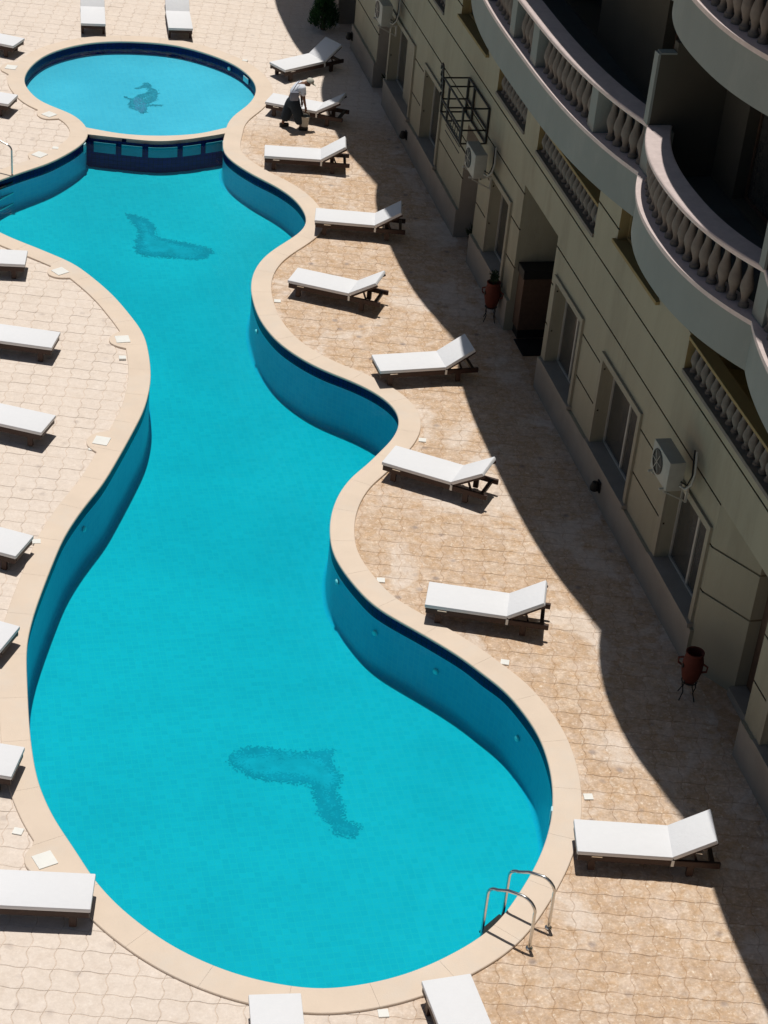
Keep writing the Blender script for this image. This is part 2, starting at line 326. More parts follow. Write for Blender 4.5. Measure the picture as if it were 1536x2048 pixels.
# ------------------------------------------------------------------ pavers
GA = rad(-13.5); ca, sa = math.cos(GA), math.sin(GA); PS = .335; GAP = .0036
def edge_h(n=6): # wavy bottom edge, x from 0..1
    return [(t, .035*math.sin(2*math.pi*t)) for t in [i/n for i in range(n)]]
def edge_v(n=8):
    return [(.085*math.sin(2*math.pi*t)*math.sin(math.pi*t)**.5 if 0 < t < 1 else 0, t) for t in [i/n for i in range(n)]]
H = edge_h(); Vv = edge_v()
ring = [(x, y) for x, y in H] + [(1+x, y) for x, y in Vv] + [(1-x, 1+.035*math.sin(2*math.pi*(1-x))) for x, _ in H] + [((.085*math.sin(2*math.pi*(1-t))*math.sin(math.pi*(1-t))**.5 if 0 < t < 1 else 0), 1-t) for t in [i/8 for i in range(8)]]
ring = np.array(ring); cen = np.array([.5, .5])
rn = ring.copy(); d = normals(ring); rin = (ring*PS - d*GAP); rtop = (ring*PS - d*(GAP+.005))
ij = [(i, j) for i in range(-60, 70) for j in range(-10, 190)]
org = np.array([1.0, 12.0])
C0 = np.array([[org[0]+(i*ca-j*sa)*PS, org[1]+(i*sa+j*ca)*PS] for i, j in ij])
ctr = C0 + np.array([(ca-sa)*.5*PS, (sa+ca)*.5*PS])
ok = (ctr[:, 0] > -4.5) & (ctr[:, 0] < 10.98) & (ctr[:, 1] > 12.5) & (ctr[:, 1] < 56)
ok &= (ctr[:, 0] > -4.5 + (ctr[:, 1]-16)*.02)
ij = [q for q, k in zip(ij, ok) if k]; C0 = C0[ok]; ctr = ctr[ok]
ins = inside_mask(ctr, UNION); D, I = nearest(ctr, UNION)
keep = ~(ins & (D > .10)); C0 = C0[keep]; ctr = ctr[keep]; D = D[keep]
Rm = np.array([[ca, -sa], [sa, ca]])
rw = rin@Rm.T; tw = rtop@Rm.T
nr = len(ring); rng = np.random.default_rng(3)
camp = np.array([0, 0, 17.8])
order = np.argsort(np.abs(ctr[:, 1]-15.0) + 0*ctr[:, 0])
def visible(c):
    p = R3.transposed() @ (Vector((c[0], c[1], 0))-Vector((0, 0, 17.8)))
    u = 1966.8*p.x/-p.z; w = 1966.8*p.y/-p.z
    return abs(u) < 384+6 and abs(w) < 512+6
VAR = []
def paver_mesh(bot, top, tone, name='paver'):
    vs = [(x, y, 0) for x, y in bot] + [(x, y, 1) for x, y in top]
    fs = [(k, (k+1) % nr, nr+(k+1) % nr, nr+k) for k in range(nr)] + [tuple(nr+k for k in range(nr))]
    return vs, fs
def set_tone(me, vals):
    a = me.attributes.new('tone', 'FLOAT', 'POINT'); a.data.foreach_set('value', vals)
simple = []
for k in range(12):
    vs, fs = paver_mesh(rw, tw, 0)
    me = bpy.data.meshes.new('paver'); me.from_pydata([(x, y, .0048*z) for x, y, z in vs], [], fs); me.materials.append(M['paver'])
    set_tone(me, [k/11]*len(me.vertices)); simple.append(me)
sv, sf, st = [], [], []; count = 0
for idx in order:
    c = C0[idx]; tone = float(rng.random()); dz = float(rng.uniform(-.0025, .0025))
    near = D[idx] < .34 or ctr[idx][0] > 10.6
    b = rw + c; t = tw + c
    if near:
        for arr, mrg in ((b, .12), (t, .125)):
            dd, ii = nearest(arr, UNION); im = inside_mask(arr, UNION)
            s = np.where(im, -dd, dd); bad = s < mrg
            arr[bad] = UNION[ii[bad]] + UN[ii[bad]]*mrg
            arr[:, 0] = np.minimum(arr[:, 0], 10.97)
        if abs(area(b)) < .006: continue
    if count < 300 and visible(ctr[idx]):
        count += 1
        if near:
            vs, fs = paver_mesh(b-c, t-c, 0)
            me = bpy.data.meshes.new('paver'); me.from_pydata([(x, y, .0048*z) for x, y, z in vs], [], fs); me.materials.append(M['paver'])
            set_tone(me, [tone]*len(me.vertices))
        else: me = simple[int(tone*11.99)]
        o = bpy.data.objects.new('paver', me); o.location = (c[0], c[1], .002+dz*.6); link(o, deck)
    else:
        vs, fs = paver_mesh(b, t, 0); n0 = len(sv)
        sv += [(x, y, .001+dz+.0048*z) for x, y, z in vs]; sf += [tuple(q+n0 for q in ff) for ff in fs]; st += [tone]*len(vs)
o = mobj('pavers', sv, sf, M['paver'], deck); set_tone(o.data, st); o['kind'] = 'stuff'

# ------------------------------------------------------------------ coping
def coping():
    Q = UNION; N_ = UN; n = len(Q)
    w = np.full(n, .38)
    for (px, py) in PADS:
        dd = np.sqrt(((Q-np.array([px, py]))**2).sum(1)); i0 = dd.argmin()
        seg = np.linalg.norm(np.roll(Q, -1, 0)-Q, axis=1); s = np.concatenate([[0], np.cumsum(seg)[:-1]]); Lt = seg.sum()
        ds = (s-s[i0]+Lt/2) % Lt - Lt/2; r = .34
        bump = np.sqrt(np.clip(r*r-ds**2, 0, None)); w = np.maximum(w, np.where(bump > 0, .33+bump*.95, 0))
    # prevent the offset from folding inside tight waists
    O = Q + N_*w[:, None]
    bed = [(-.012, -.004), (-.012, .022), (None, .022), (None, .002)]
    def ring(prof, i0, i1, trim, inset, name, material, parent):
        idx = [k % n for k in range(i0, i1+1)]; vs = []; m_ = len(prof)
        T = np.roll(Q, -1, 0)-np.roll(Q, 1, 0); T /= np.linalg.norm(T, axis=1)[:, None]
        for c_, k in enumerate(idx):
            t = T[k]*(trim if c_ == 0 else (-trim if c_ == len(idx)-1 else 0))
            for off, z in prof:
                p = Q[k] + N_[k]*(off if off is not None else w[k]-inset-(.008 if z > .035 else 0)) + t; vs.append((p[0], p[1], z))
        fs = []
        for r_ in range(len(idx)-1):
            for c_ in range(m_):
                a = (r_*m_+c_, r_*m_+(c_+1) % m_, (r_+1)*m_+(c_+1) % m_, (r_+1)*m_+c_); fs.append(a if ccw else tuple(reversed(a)))
        if trim: fs += [tuple(range(m_)), tuple(reversed([(len(idx)-1)*m_+c_ for c_ in range(m_)]))]
        return mobj(name, vs, fs, material, parent)
    ccw = area(Q) > 0
    base = ring(bed, 0, n, 0, .015, 'pool_coping', M['coping'], None)
    stone = [(-.02, .003), (-.02, .030), (-.010, .042), (None, .042), (None, .033), (None, .003)]
    k = 0; L_ = 13
    while k < n:
        k2 = min(n, k+L_); k2 = n if n-k2 < 5 else k2
        ring(stone, k, k2, .0012, 0, 'coping_stone', M['coping'], base); k = k2
    return base
cp = coping(); tag(cp, 'smooth beige stone coping that edges the whole pool', kind='structure')
# bridge between the two basins
U1 = smooth_closed(KLOW, .07, 0, closed=False); L1 = smooth_closed(MLOW[::-1], .07, 0, closed=False)
def resample(Q, n):
    s = np.concatenate([[0], np.cumsum(np.linalg.norm(np.diff(Q, axis=0), axis=1))]); t = np.linspace(0, s[-1], n)
    return np.stack([np.interp(t, s, Q[:, 0]), np.interp(t, s, Q[:, 1])], 1)
U1 = resample(U1, 40); L1 = resample(L1, 40)
for A in (U1, L1):
    A[0] += (A[0]-A[1])/np.linalg.norm(A[0]-A[1])*.12; A[-1] += (A[-1]-A[-2])/np.linalg.norm(A[-1]-A[-2])*.12
vs = []; fs = []; rows = [(U1, -.05), (U1, .036), (L1, .036), (L1, -.05)]
for A, z in rows: vs += [(x, y, z) for x, y in A]
for r_ in range(4):
    for k in range(39):
        a = r_*40+k; b = ((r_+1) % 4)*40+k; fs.append((a, b, b+1, a+1))
br = mobj('bridge_coping', vs, fs, M['coping'], cp)

# ------------------------------------------------------------------ pool shells
def floor_z(y): return -1.14 if y < 31 else (-.71 if y > 41 else -1.14+.43*(y-31)/10)
def with_uv(o, uvs):
    l = o.data.uv_layers.new(name='UVMap')
    for p in o.data.polygons:
        for li in p.loop_indices: l.data[li].uv = uvs[o.data.loops[li].vertex_index]
def wall_ring(name, Q, zt, zb, material, parent, flip=False):
    n = len(Q); s = np.concatenate([[0], np.cumsum(np.linalg.norm(np.diff(np.vstack([Q, Q[:1]]), axis=0), axis=1))])
    vs = []; uv = []
    for k in range(n+1):
        x, y = Q[k % n]
        for z in (zt, zb(y) if callable(zb) else zb): vs.append((x, y, z)); uv.append((s[k], z))
    fs = [(2*k, 2*k+1, 2*k+3, 2*k+2) for k in range(n)]
    o = mobj(name, vs, fs, material, parent); with_uv(o, uv); return o
basin = empty('pool_basin', (4.5, 28, 0)); tag(basin, 'tiled basin of the long wavy swimming pool', kind='structure')
basin.location = (0, 0, 0)
NAVY = -.20
wall_ring('tile_band', main_closed, .02, NAVY, M['navy'], basin)
def cove_ring(name, Q, zt, zf, r, material, parent, seg=6):
    n = len(Q); NN = -normals(Q); s = np.concatenate([[0], np.cumsum(np.linalg.norm(np.diff(np.vstack([Q, Q[:1]]), axis=0), axis=1))])
    vs = []; uv = []; m_ = seg+2
    for k in range(n+1):
        x, y = Q[k % n]; nx, ny = NN[k % n]; z0 = zf(y); vs.append((x, y, zt)); uv.append((s[k], zt))
        for j in range(seg+1):
            a = j/seg*math.pi/2; o_ = r*(1-math.cos(a)); zz = z0+r*(1-math.sin(a))+.002
            vs.append((x+nx*o_, y+ny*o_, zz)); uv.append((s[k], zz-o_))
    fs = [(m_*k+j, m_*k+j+1, m_*(k+1)+j+1, m_*(k+1)+j) for k in range(n) for j in range(m_-1)]
    o = mobj(name, vs, fs, material, parent, smooth=True); with_uv(o, uv); return o
cove_ring('basin_wall', main_closed, NAVY, floor_z, .07, M['walltile'], basin)
def floor_sheet(name, Q, zf, parent):
    ys = [Q[:, 1].min()-.2]; mx = Q[:, 1].max()+.2
    while ys[-1] < mx: ys.append(min(mx, ys[-1]+.5))
    vs = []; uv = []
    for y in ys:
        for x in (Q[:, 0].min()-.2, Q[:, 0].max()+.2): vs.append((x, y, zf(y))); uv.append((x, y))
    o = mobj(name, vs, [(2*k, 2*k+1, 2*k+3, 2*k+2) for k in range(len(ys)-1)], M['pooltile'], parent); with_uv(o, uv); return o
floor_sheet('basin_floor', main_closed, floor_z, basin)
kb = empty('wading_basin'); tag(kb, 'shallow round wading pool basin with navy tiled wall', kind='structure')
KF = -.29
wall_ring('tile_band', kids_closed, .02, KF-.03, M['navy'], kb)
vv, ff = tess([[tuple(p) for p in kids_closed + normals(kids_closed)*.03]], KF)
o = mobj('basin_floor', vv, ff, M['kidtile'], kb); with_uv(o, [(p[0], p[1]) for p in vv])
# wall below the bridge: dark tile with five pale panels
P = L1[1:-1]; 
def strip(name, A, z0, z1, off, material, parent, th=.0):
    t = np.gradient(A, axis=0); t /= np.linalg.norm(t, axis=1)[:, None]; nn = np.stack([t[:, 1], -t[:, 0]], 1)
    if nn[len(A)//2][1] > 0: nn = -nn
    B = A + nn*off; n = len(A); vs = []; uv = []
    s = np.concatenate([[0], np.cumsum(np.linalg.norm(np.diff(A, axis=0), axis=1))])
    for k in range(n):
        for z in (z1, z0): vs.append((B[k][0], B[k][1], z)); uv.append((s[k], z))
    fs = [(2*k, 2*k+1, 2*k+3, 2*k+2) for k in range(n-1)]
    if th:
        m0 = len(vs)
        for k in range(n):
            for z in (z1, z0): vs.append((A[k][0], A[k][1], z)); uv.append((s[k], z))
        fs += [(2*k, m0+2*k, m0+2*k+2, 2*k+2) for k in range(n-1)] + [(2*k+1, m0+2*k+1, m0+2*k+3, 2*k+3) for k in range(n-1)]
        fs += [(0, 1, m0+1, m0), (2*n-2, 2*n-1, m0+2*n-1, m0+2*n-2)]
    o = mobj(name, vs, fs, material, parent); with_uv(o, uv); return o
Lr = resample(MLOW_S := smooth_closed(MLOW, .05, 0, closed=False), 100)
strip('bridge_wall', Lr, -.80, -.02, .07, M['navy'], basin)
for a, b in ((5, 21), (24, 39), (42, 62), (65, 79), (82, 96)):
    strip('wall_panel', Lr[a:b], -.33, -.09, .10, M['jade'], basin, th=.03)

def water(name, Q, zt, zb):
    Q2 = Q + normals(Q)*.012; n = len(Q2)
    vt, ft = tess([[tuple(p) for p in Q2]], zt); vb, fb = tess([[tuple(p) for p in Q2]], zb, True)
    vs = vt + vb; fs = ft + [tuple(i+n for i in t) for t in fb]
    ccw = area(Q2) > 0
    for k in range(n):
        a = (k, n+k, n+(k+1) % n, (k+1) % n); fs.append(a if not ccw else tuple(reversed(a)))
    o = mobj(name, vs, fs, M['water']); bm = bmesh.new(); bm.from_mesh(o.data); bmesh.ops.recalc_face_normals(bm, faces=bm.faces); bm.to_mesh(o.data); bm.free(); return o
tag(water('pool_water', main_closed, -.085, -1.5), 'clear turquoise water filling the long pool', kind='structure')
tag(water('wading_water', kids_closed, -.085, -.5), 'clear pale blue water filling the round wading pool', kind='structure')

# mosaics: small glass tiles laid inside an outline on the pool floor
def mosaic(name, poly, zf, size, parent, dens, seed, purple=None, mats_=None):
    rg = np.random.default_rng(seed); Q = smooth_closed(poly, .06, 0)
    x0, y0 = Q.min(0)-.1; x1, y1 = Q.max(0)+.1; mb = MB()
    gx, gy = np.meshgrid(np.arange(x0, x1, size), np.arange(y0, y1, size)); G = np.stack([gx.ravel(), gy.ravel()], 1)
    im = inside_mask(G, Q); dd, _ = nearest(G, Q)
    for (x, y), i_, d_ in zip(G, im, dd):
        s = d_ if i_ else -d_
        edge = math.exp(-((s-.06)/.09)**2); p = dens*(.75*(s > 0)+.5*edge)*min(1, max(0, (s+.07)/.1)) if s > -.12 else 0
        if rg.random() > (p if purple else min(1, max(0, (s+.07)/.13))): continue
        z = zf(y)+.004; h = size*.499; m = (0 if rg.random() < .35+.5*edge else 1) if purple else (0 if rg.random() < 1/(1+math.exp((s-.13-.06*math.sin(x*7+y*5))/.03)) else 1)
        if purple and (x-purple[0])**2/.02+(y-purple[1])**2/.22 < 1 and rg.random() < .7: m = 2
        mb.add([(x-h, y-h, z), (x+h, y-h, z), (x+h, y+h, z), (x-h, y+h, z), (x-h, y-h, z+.0008), (x+h, y-h, z+.0008), (x+h, y+h, z+.0008), (x-h, y+h, z+.0008)],
               [(4, 5, 6, 7), (0, 1, 5, 4), (1, 2, 6, 5), (2, 3, 7, 6), (3, 0, 4, 7)], m)
    o = mb.build(name, mats_ or [M['mosaic'], M['mosaic2'], M['mosaicp']], parent); return o
o = mosaic('dolphin_mosaic', DOL1, floor_z, .022, basin, .8, 1); o['kind'] = 'stuff'
o = mosaic('dolphin_mosaic', DOL2, floor_z, .026, basin, .75, 2); o['kind'] = 'stuff'
o = mosaic('seahorse_mosaic', DOL3, lambda y: KF, .028, kb, 1.0, 3, (5.17, 44.35), [M['mosaicd'], M['mosaicg'], M['mosaicp']]); o['kind'] = 'stuff'
# faint darker swirls of tile in the middle of the floor are left to the floor material

# underwater lamps and skimmers on the pool walls
def wall_disc(px, py, z, parent, r=.048, Q=main_closed, box=None):
    d_, i_ = nearest(np.array([[px, py]]), Q); i_ = int(i_[0]); nn = -normals(Q)[i_]; p = Q[i_]
    Mx = Matrix.Translation((p[0]+nn[0]*.01, p[1]+nn[1]*.01, z)) @ Vector((nn[0], nn[1], 0)).to_track_quat('Z', 'Y').to_matrix().to_4x4()
    mb = MB()
    if box: mb.bbox(-box[0], box[0], -box[1], box[1], 0, .03, .008, M=Mx)
    else:
        mb.lathe([(r, 0), (r, .015), (r*.8, .03), (r*.3, .035)], 12); mb.v = [tuple(Mx @ Vector(v_)) for v_ in mb.v]
    return mb.build('skimmer' if box else 'pool_lamp', M['lampwhite'], parent)
for (x, y, z) in ((6.22, 33.1, -.35), (6.2, 24.8, -.32), (6.5, 23.5, -.45), (8.1, 20.9, -.5), (2.4, 26.7, -.4), (7.2, 22.5, -.5)): wall_disc(x, y, z, basin)
wall_disc(8.1, 18.8, -.09, basin, box=(.05, .13)); wall_disc(7.9, 45.6, -.13, kb, Q=kids_closed, box=(.14, .07)); wall_disc(7.6, 46.3, -.13, kb, Q=kids_closed, r=.05)
wall_disc(6.8, 41.5, -.12, basin, box=(.06, .11)); wall_disc(3.65, 41.45, -.12, basin, box=(.06, .11))

# square covers let into coping pads and deck
WHERE = ['beside the lounger at the pool neck', 'on the bulge of the left bank', 'on the left bank below the bulge',
         'left of the round wading pool', 'beside the bottom left lounger', 'beside the far left ladder', 'by the farthest left lounger']
for k, (x, y) in enumerate(PADS):
    d_, i_ = nearest(np.array([[x, y]]), UNION); i_ = int(i_[0]); q = UNION[i_]+UN[i_]*.40
    mb = MB(); a = math.atan2(UN[i_][1], UN[i_][0]); Mx = Matrix.Translation((q[0], q[1], .0)) @ Matrix.Rotation(a, 4, 'Z')
    mb.bbox(-.13, .13, -.13, .13, .030, .056, .006, M=Mx)
    o = mb.build('skimmer_cover', M['white']); tag(o, 'white square cover in rounded coping pad '+WHERE[k], 'cover', 'square skimmer covers on coping pads')
WSQ = ['left of the bridge by the far ladder', 'above the second nearest right lounger', 'behind the most slanted right bank lounger', 'at the coping left of the fifth right lounger',
       'below the second nearest right lounger', 'just behind the nearest right lounger', 'in the pavers above the bottom left lounger', 'between the two front loungers',
       'below the pad on the left bank', 'at the widest bulge of the left bank', 'on the rim right of the round wading pool', 'beneath the foot of a left bank lounger']
for k, (x, y) in enumerate(SQ):
    mb = MB(); Mx = Matrix.Translation((x, y, 0)) @ Matrix.Rotation(GA+.2*math.sin(k*3), 4, 'Z'); mb.bbox(-.065, .065, -.06, .06, .002, .050 if k in (0, 10, 11, 9) else .026, .004, M=Mx)
    o = mb.build('drain_cover', M['white']); tag(o, 'small white square drain cover '+WSQ[k], 'drain cover', 'small square drain covers in the deck')

# ------------------------------------------------------------------ loungers
BA = rad(33)
def make_lounger():
    r = empty('sun_lounger')
    mb = MB(); mb.bbox(0, 1.262, -.31, .31, .268, .333, .016)
    s = autosmooth(mb.build('seat_cushion', M['cushion'], r))
    Mb = Matrix.Translation((1.258, 0, .30)) @ Matrix.Rotation(-BA, 4, 'Y')
    mb = MB(); mb.bbox(0.004, .63, -.308, .308, -.031, .034, .016, M=Mb); autosmooth(mb.build('back_cushion', M['cushion'], r))
    for sy in (-1, 1):
        mb = MB(); mb.bbox(.02, 1.90, sy*.275-.022, sy*.275+.022, .165, .262, .012); mb.build('side_rail', M['lounge_wood'], r)
        mb = MB(); mb.bbox(.02, .62, sy*.265-.018, sy*.265+.018, -.075, -.035, .008, M=Mb); mb.build('back_rail', M['lounge_wood'], r)
        mb = MB(); Mp = Matrix.Translation((1.60, sy*.22, .20)) @ Matrix.Rotation(rad(-22), 4, 'Y'); mb.box(-.015, .015, -.015, .015, 0, .27, M=Mp); mb.build('prop', M['lounge_wood'], r)
        mb = MB(); mb.bbox(1.245, 1.285, sy*.312-.004, sy*.312+.004, .175, .275, .002); mb.build('strap', M['white'], r)
        for x in (.22, 1.52):
            mb = MB(); mb.bbox(x-.045, x+.045, sy*.262-.03, sy*.262+.03, 0, .168, .006); mb.build('leg', M['lounge_wood'], r)
    mb = MB(); mb.box(.2, .34, -.3005, -.2985, .235, .252); mb.build('name_plate', M['steel'], r)
    for x in (.04, 1.18, 1.79):
        mb = MB(); mb.box(x-.03, x+.03, -.252, .252, .20, .255); mb.build('crossbar', M['lounge_wood'], r)
    for k in range(7):
        mb = MB(); mb.box(.16+k*.14, .23+k*.14, -.252, .252, .245, .266); mb.build('slat', M['lounge_wood'], r)
    for k in range(4):
        mb = MB(); mb.box(.06+k*.15, .12+k*.15, -.24, .24, -.058, -.035, M=Mb); mb.build('back_slat', M['lounge_wood'], r)
    return r
LG = [(8.607, 45.265, 29.1, 'white lounger half in shade nearest the green conifer'),
 (8.077, 43.271, -27.5, 'white lounger the bending worker stands at'),
 (7.469, 40.196, -10.4, 'white lounger just in front of the bending worker'),
 (7.993, 36.835, -13.1, 'white lounger at the outward bend with its backrest tip in shade'),
 (7.041, 34.131, -28.9, 'white lounger slanting on the inner bend of the right bank, fully sunlit'),
 (7.953, 30.514, 3.4, 'mid right bank white lounger turned opposite to its neighbours, backrest against dark shade'),
 (7.521, 27.417, -34.7, 'white lounger that slants most and overhangs the coping on the right bank'),
 (7.251, 23.411, -19.4, 'white lounger on the paved bulge, second nearest on the right bank'),
 (7.975, 17.928, -12.3, 'large nearest white lounger on the right bank behind the pool ladder'),
 (4.401, 48.073, 85.7, 'left one of two white loungers end-on behind the round wading pool'),
 (6.569, 47.809, 86.4, 'right one of two white loungers end-on behind the round wading pool'),
 (3.618, 15.760, -95.4, 'left white lounger cut by the bottom edge of the picture'),
 (5.694, 15.749, -86.4, 'right white lounger cut by the bottom edge of the picture'),
 (2.490, 46.752, 150, 'farthest white lounger at the left edge, beside the round wading pool'),
 (2.146, 43.115, 156, 'white lounger at the left edge, second from the far end'),
 (1.944, 35.089, 171.5, 'white lounger at the left edge beside the pool neck coping'),
 (2.270, 31.745, 160.7, 'white lounger at the widest bulge of the left bank, showing most of its length'),
 (1.924, 28.771, 152.7, 'white slanting lounger on the left bank just below the bulge'),
 (1.308, 25.235, 150, 'white lounger end on the narrowing left bank with a cover under its foot'),
 (0.961, 22.926, 150, 'small corner of a white lounger at the left edge by the widest pool section'),
 (0.915, 20.217, 160, 'white lounger corner close to the coping above the bottom left lounger'),
 (1.673, 17.665, 169.0, 'large white lounger at the bottom left whose foot overhangs the coping')]
proto = make_lounger()
for i, (x, y, a, lab) in enumerate(LG):
    o = proto if i == 0 else copy_tree(proto)
    o.location = (x, y, .045 if i in (3, 4, 6, 7, 8, 17, 21, 5) else .016); o.rotation_euler = (0, 0, rad(a)); o['label'] = lab; o['category'] = 'sun lounger'; o['group'] = 'white cushioned sun loungers round the pool'

# ------------------------------------------------------------------ apartment building
WX = 10.95
bld = empty('apartment_building', (WX, 30, 0)); tag(bld, 'cream apartment building with scalloped balconies along the right side', 'building')
bld.location = (0, 0, 0)
def heightfield(name, y0, y1, z0, z1, X, rects, mats, parent):
    """facade plane at x = X made of cells; each rect (ya, yb, za, zb, depth, material) sets a cell back by depth"""
    ys = sorted({y0, y1} | {min(max(v, y0), y1) for r in rects for v in r[:2]}); zs = sorted({z0, z1} | {min(max(v, z0), z1) for r in rects for v in r[2:4]})
    ny, nz = len(ys)-1, len(zs)-1; D_ = [[0.0]*nz for _ in range(ny)]; Mi = [[0]*nz for _ in range(ny)]
    for i in range(ny):
        for j in range(nz):
            yc, zc = (ys[i]+ys[i+1])/2, (zs[j]+zs[j+1])/2
            for r in rects:
                if r[0] < yc < r[1] and r[2] < zc < r[3]: D_[i][j] = r[4]; Mi[i][j] = r[5]
    mb = MB()
    for i in range(ny):
        for j in range(nz):
            d = X+D_[i][j]; a, b, c, e = ys[i], ys[i+1], zs[j], zs[j+1]
            mb.add([(d, a, c), (d, a, e), (d, b, e), (d, b, c)], [(0, 1, 2, 3)], Mi[i][j])
            if i+1 < ny and D_[i+1][j] != D_[i][j]:
                d2 = X+D_[i+1][j]; m_ = Mi[i][j] if D_[i][j] > D_[i+1][j] else Mi[i+1][j]
                mb.add([(d, b, c), (d2, b, c), (d2, b, e), (d, b, e)], [(0, 1, 2, 3)], 0 if m_ in (3,) else m_)
            if j+1 < nz and D_[i][j+1] != D_[i][j]:
                d2 = X+D_[i][j+1]; m_ = Mi[i][j] if D_[i][j] > D_[i][j+1] else Mi[i][j+1]
                mb.add([(d, a, e), (d2, a, e), (d2, b, e), (d, b, e)], [(0, 1, 2, 3)], 0 if m_ in (3,) else m_)
    return mb.build(name, mats, parent)
def frame_grid(x0, x1, ys, zs, solid):
    """one welded frame: cells (i, j) of the ys/zs grid for which solid(i, j) is true, extruded from x0 to x1"""
    vid = {}; vs = []; fs = []
    def V(i, j, s):
        k = (i, j, s)
        if k not in vid: vid[k] = len(vs); vs.append((x1 if s else x0, ys[i], zs[j]))
        return vid[k]
    ny, nz = len(ys)-1, len(zs)-1
    S = lambda i, j: 0 <= i < ny and 0 <= j < nz and solid(i, j)
    for i in range(ny):
        for j in range(nz):
            if not S(i, j): continue
            fs.append((V(i, j, 0), V(i, j+1, 0), V(i+1, j+1, 0), V(i+1, j, 0))); fs.append((V(i, j, 1), V(i+1, j, 1), V(i+1, j+1, 1), V(i, j+1, 1)))
            if not S(i-1, j): fs.append((V(i, j, 0), V(i, j, 1), V(i, j+1, 1), V(i, j+1, 0)))
            if not S(i+1, j): fs.append((V(i+1, j, 0), V(i+1, j+1, 0), V(i+1, j+1, 1), V(i+1, j, 1)))
            if not S(i, j-1): fs.append((V(i, j, 0), V(i+1, j, 0), V(i+1, j, 1), V(i, j, 1)))
            if not S(i, j+1): fs.append((V(i, j+1, 0), V(i, j+1, 1), V(i+1, j+1, 1), V(i+1, j+1, 0)))
    mb = MB(); mb.add(vs, fs); return mb
mats = [M['cream'], M['groove'], M['plinth'], M['darkroom'], M['ochre'], M['brown']]
YA, YB = 9.0, 58.0
R_ = [(YA, YB, 0, .64, -.06, 2)]
for z in (1.35, 2.15, 2.88, 3.70, 4.53): R_.append((YA, YB, z-.017, z+.017, .03, 1))
WINS = [(17.3, 19.0), (21.95, 23.55), (25.15, 26.98), (28.30, 29.78), (33.0, 34.25), (38.55, 40.0), (41.2, 43.4), (13.2, 15.0)]
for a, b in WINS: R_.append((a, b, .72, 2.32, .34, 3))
R_ += [(30.12, 32.30, 0, 3.06, 1.5, 0), (19.65, 21.75, 0, 2.90, .9, 0), (35.25, 36.40, 0, 2.55, .55, 2), (43.65, 44.75, 0, 2.4, .5, 2), (47.45, 49.2, 0, 2.6, .5, 2)]
LOG = [(32.75, 34.75, 1), (28.42, 31.92, 1), (25.25, 27.35, 0), (19.95, 23.88, 1), (35.6, 37.8, 0), (39.1, 42.2, 1), (14.2, 18.4, 1), (44.0, 46.5, 0), (10.2, 12.5, 1)]
for a, b, k in LOG: R_.append((a, b, 3.87 if k else 4.33, 6.1, 1.25 if k else .35, 4))
heightfield('ground_storey_wall', YA, YB, 0, 6.28, WX, R_, mats, bld)
# storeys above: back walls of the terraces
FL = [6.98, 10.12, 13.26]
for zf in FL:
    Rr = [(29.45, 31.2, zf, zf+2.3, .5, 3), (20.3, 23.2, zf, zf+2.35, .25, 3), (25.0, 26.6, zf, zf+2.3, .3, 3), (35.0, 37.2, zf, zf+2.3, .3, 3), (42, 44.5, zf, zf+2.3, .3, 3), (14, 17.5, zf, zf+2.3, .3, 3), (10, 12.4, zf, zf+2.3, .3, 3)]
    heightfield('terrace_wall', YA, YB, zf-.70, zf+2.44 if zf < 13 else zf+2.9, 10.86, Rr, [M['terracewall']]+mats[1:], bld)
    for a, b in ((20.3, 23.2), (25.0, 26.6), (35.0, 37.2), (14, 17.5)):
        mb = MB(); mb.box(10.86+.2, 10.86+.21, a+.02, b-.02, zf+.03, zf+2.3); pn = mb.build('glass_door', M['glass'], bld)
        cc = (a+b)/2; mb = frame_grid(10.86+.17, 10.86+.195, [a+.01, a+.055, cc-.022, cc+.022, b-.055, b-.01], [zf+.01, zf+.06, zf+2.28, zf+2.33], lambda i, j: i % 2 == 0 or j != 1); mb.build('door_frame', M['brown'], pn)
mb = MB(); mb.box(10.86, 24, YA, YB, 16.1, 16.3); mb.box(24, 24.2, YA, YB, 0, 16.1); mb.box(10.9, 24, YA-.2, YA, 0, 16.1); mb.box(10.9, 24, YB, YB+.2, 0, 16.1)
mb.build('rear_walls', M['cream'], bld)

# scalloped balcony outline
CUSP = [6.0, 13.2, 19.70, 24.10, 33.50, 40.70, 47.0, 54.0, 60.5]
XC, XP = 9.80, 9.34
def cx_(y):
    for a, b in zip(CUSP[:-1], CUSP[1:]):
        if a <= y <= b:
            t = abs((y-(a+b)/2)/((b-a)/2)); xp = XP if b > 20 else 9.47; return xp+(XC-xp)*t**(2.3 if b-a < 5 else 2.9)
    return XC
def ysamp(a, b, st=.12):
    n = max(2, int((b-a)/st)); return [a+(b-a)*k/n for k in range(n+1)]
YS = []
for a, b in zip(CUSP[:-1], CUSP[1:]):
    YS += ysamp(a, b)[:-1]
YS = [y for y in YS if YA+.2 < y < YB-.2]
def nrm(y):
    e = .03; d = (cx_(y+e)-cx_(y-e))/(2*e); d = max(-1.2, min(1.2, d)); l = math.hypot(1, d); return (-1/l, d/l)   # outward
def ribbon(mb, prof, YS, m=0, close=True):
    """prof: list of (inward offset along x, z)"""
    n = len(YS); k = len(prof); base = len(mb.v); vs = []
    for y in YS:
        for off, z in prof: vs.append((cx_(y)+off if off < 90 else 10.86, y, z))
    fs = []
    for i in range(n-1):
        for j in range(k if close else k-1):
            fs.append((i*k+j, i*k+(j+1) % k, (i+1)*k+(j+1) % k, (i+1)*k+j))
    if close: fs += [tuple(range(k)), tuple(reversed([(n-1)*k+j for j in range(k)]))]
    mb.add(vs, fs, m)
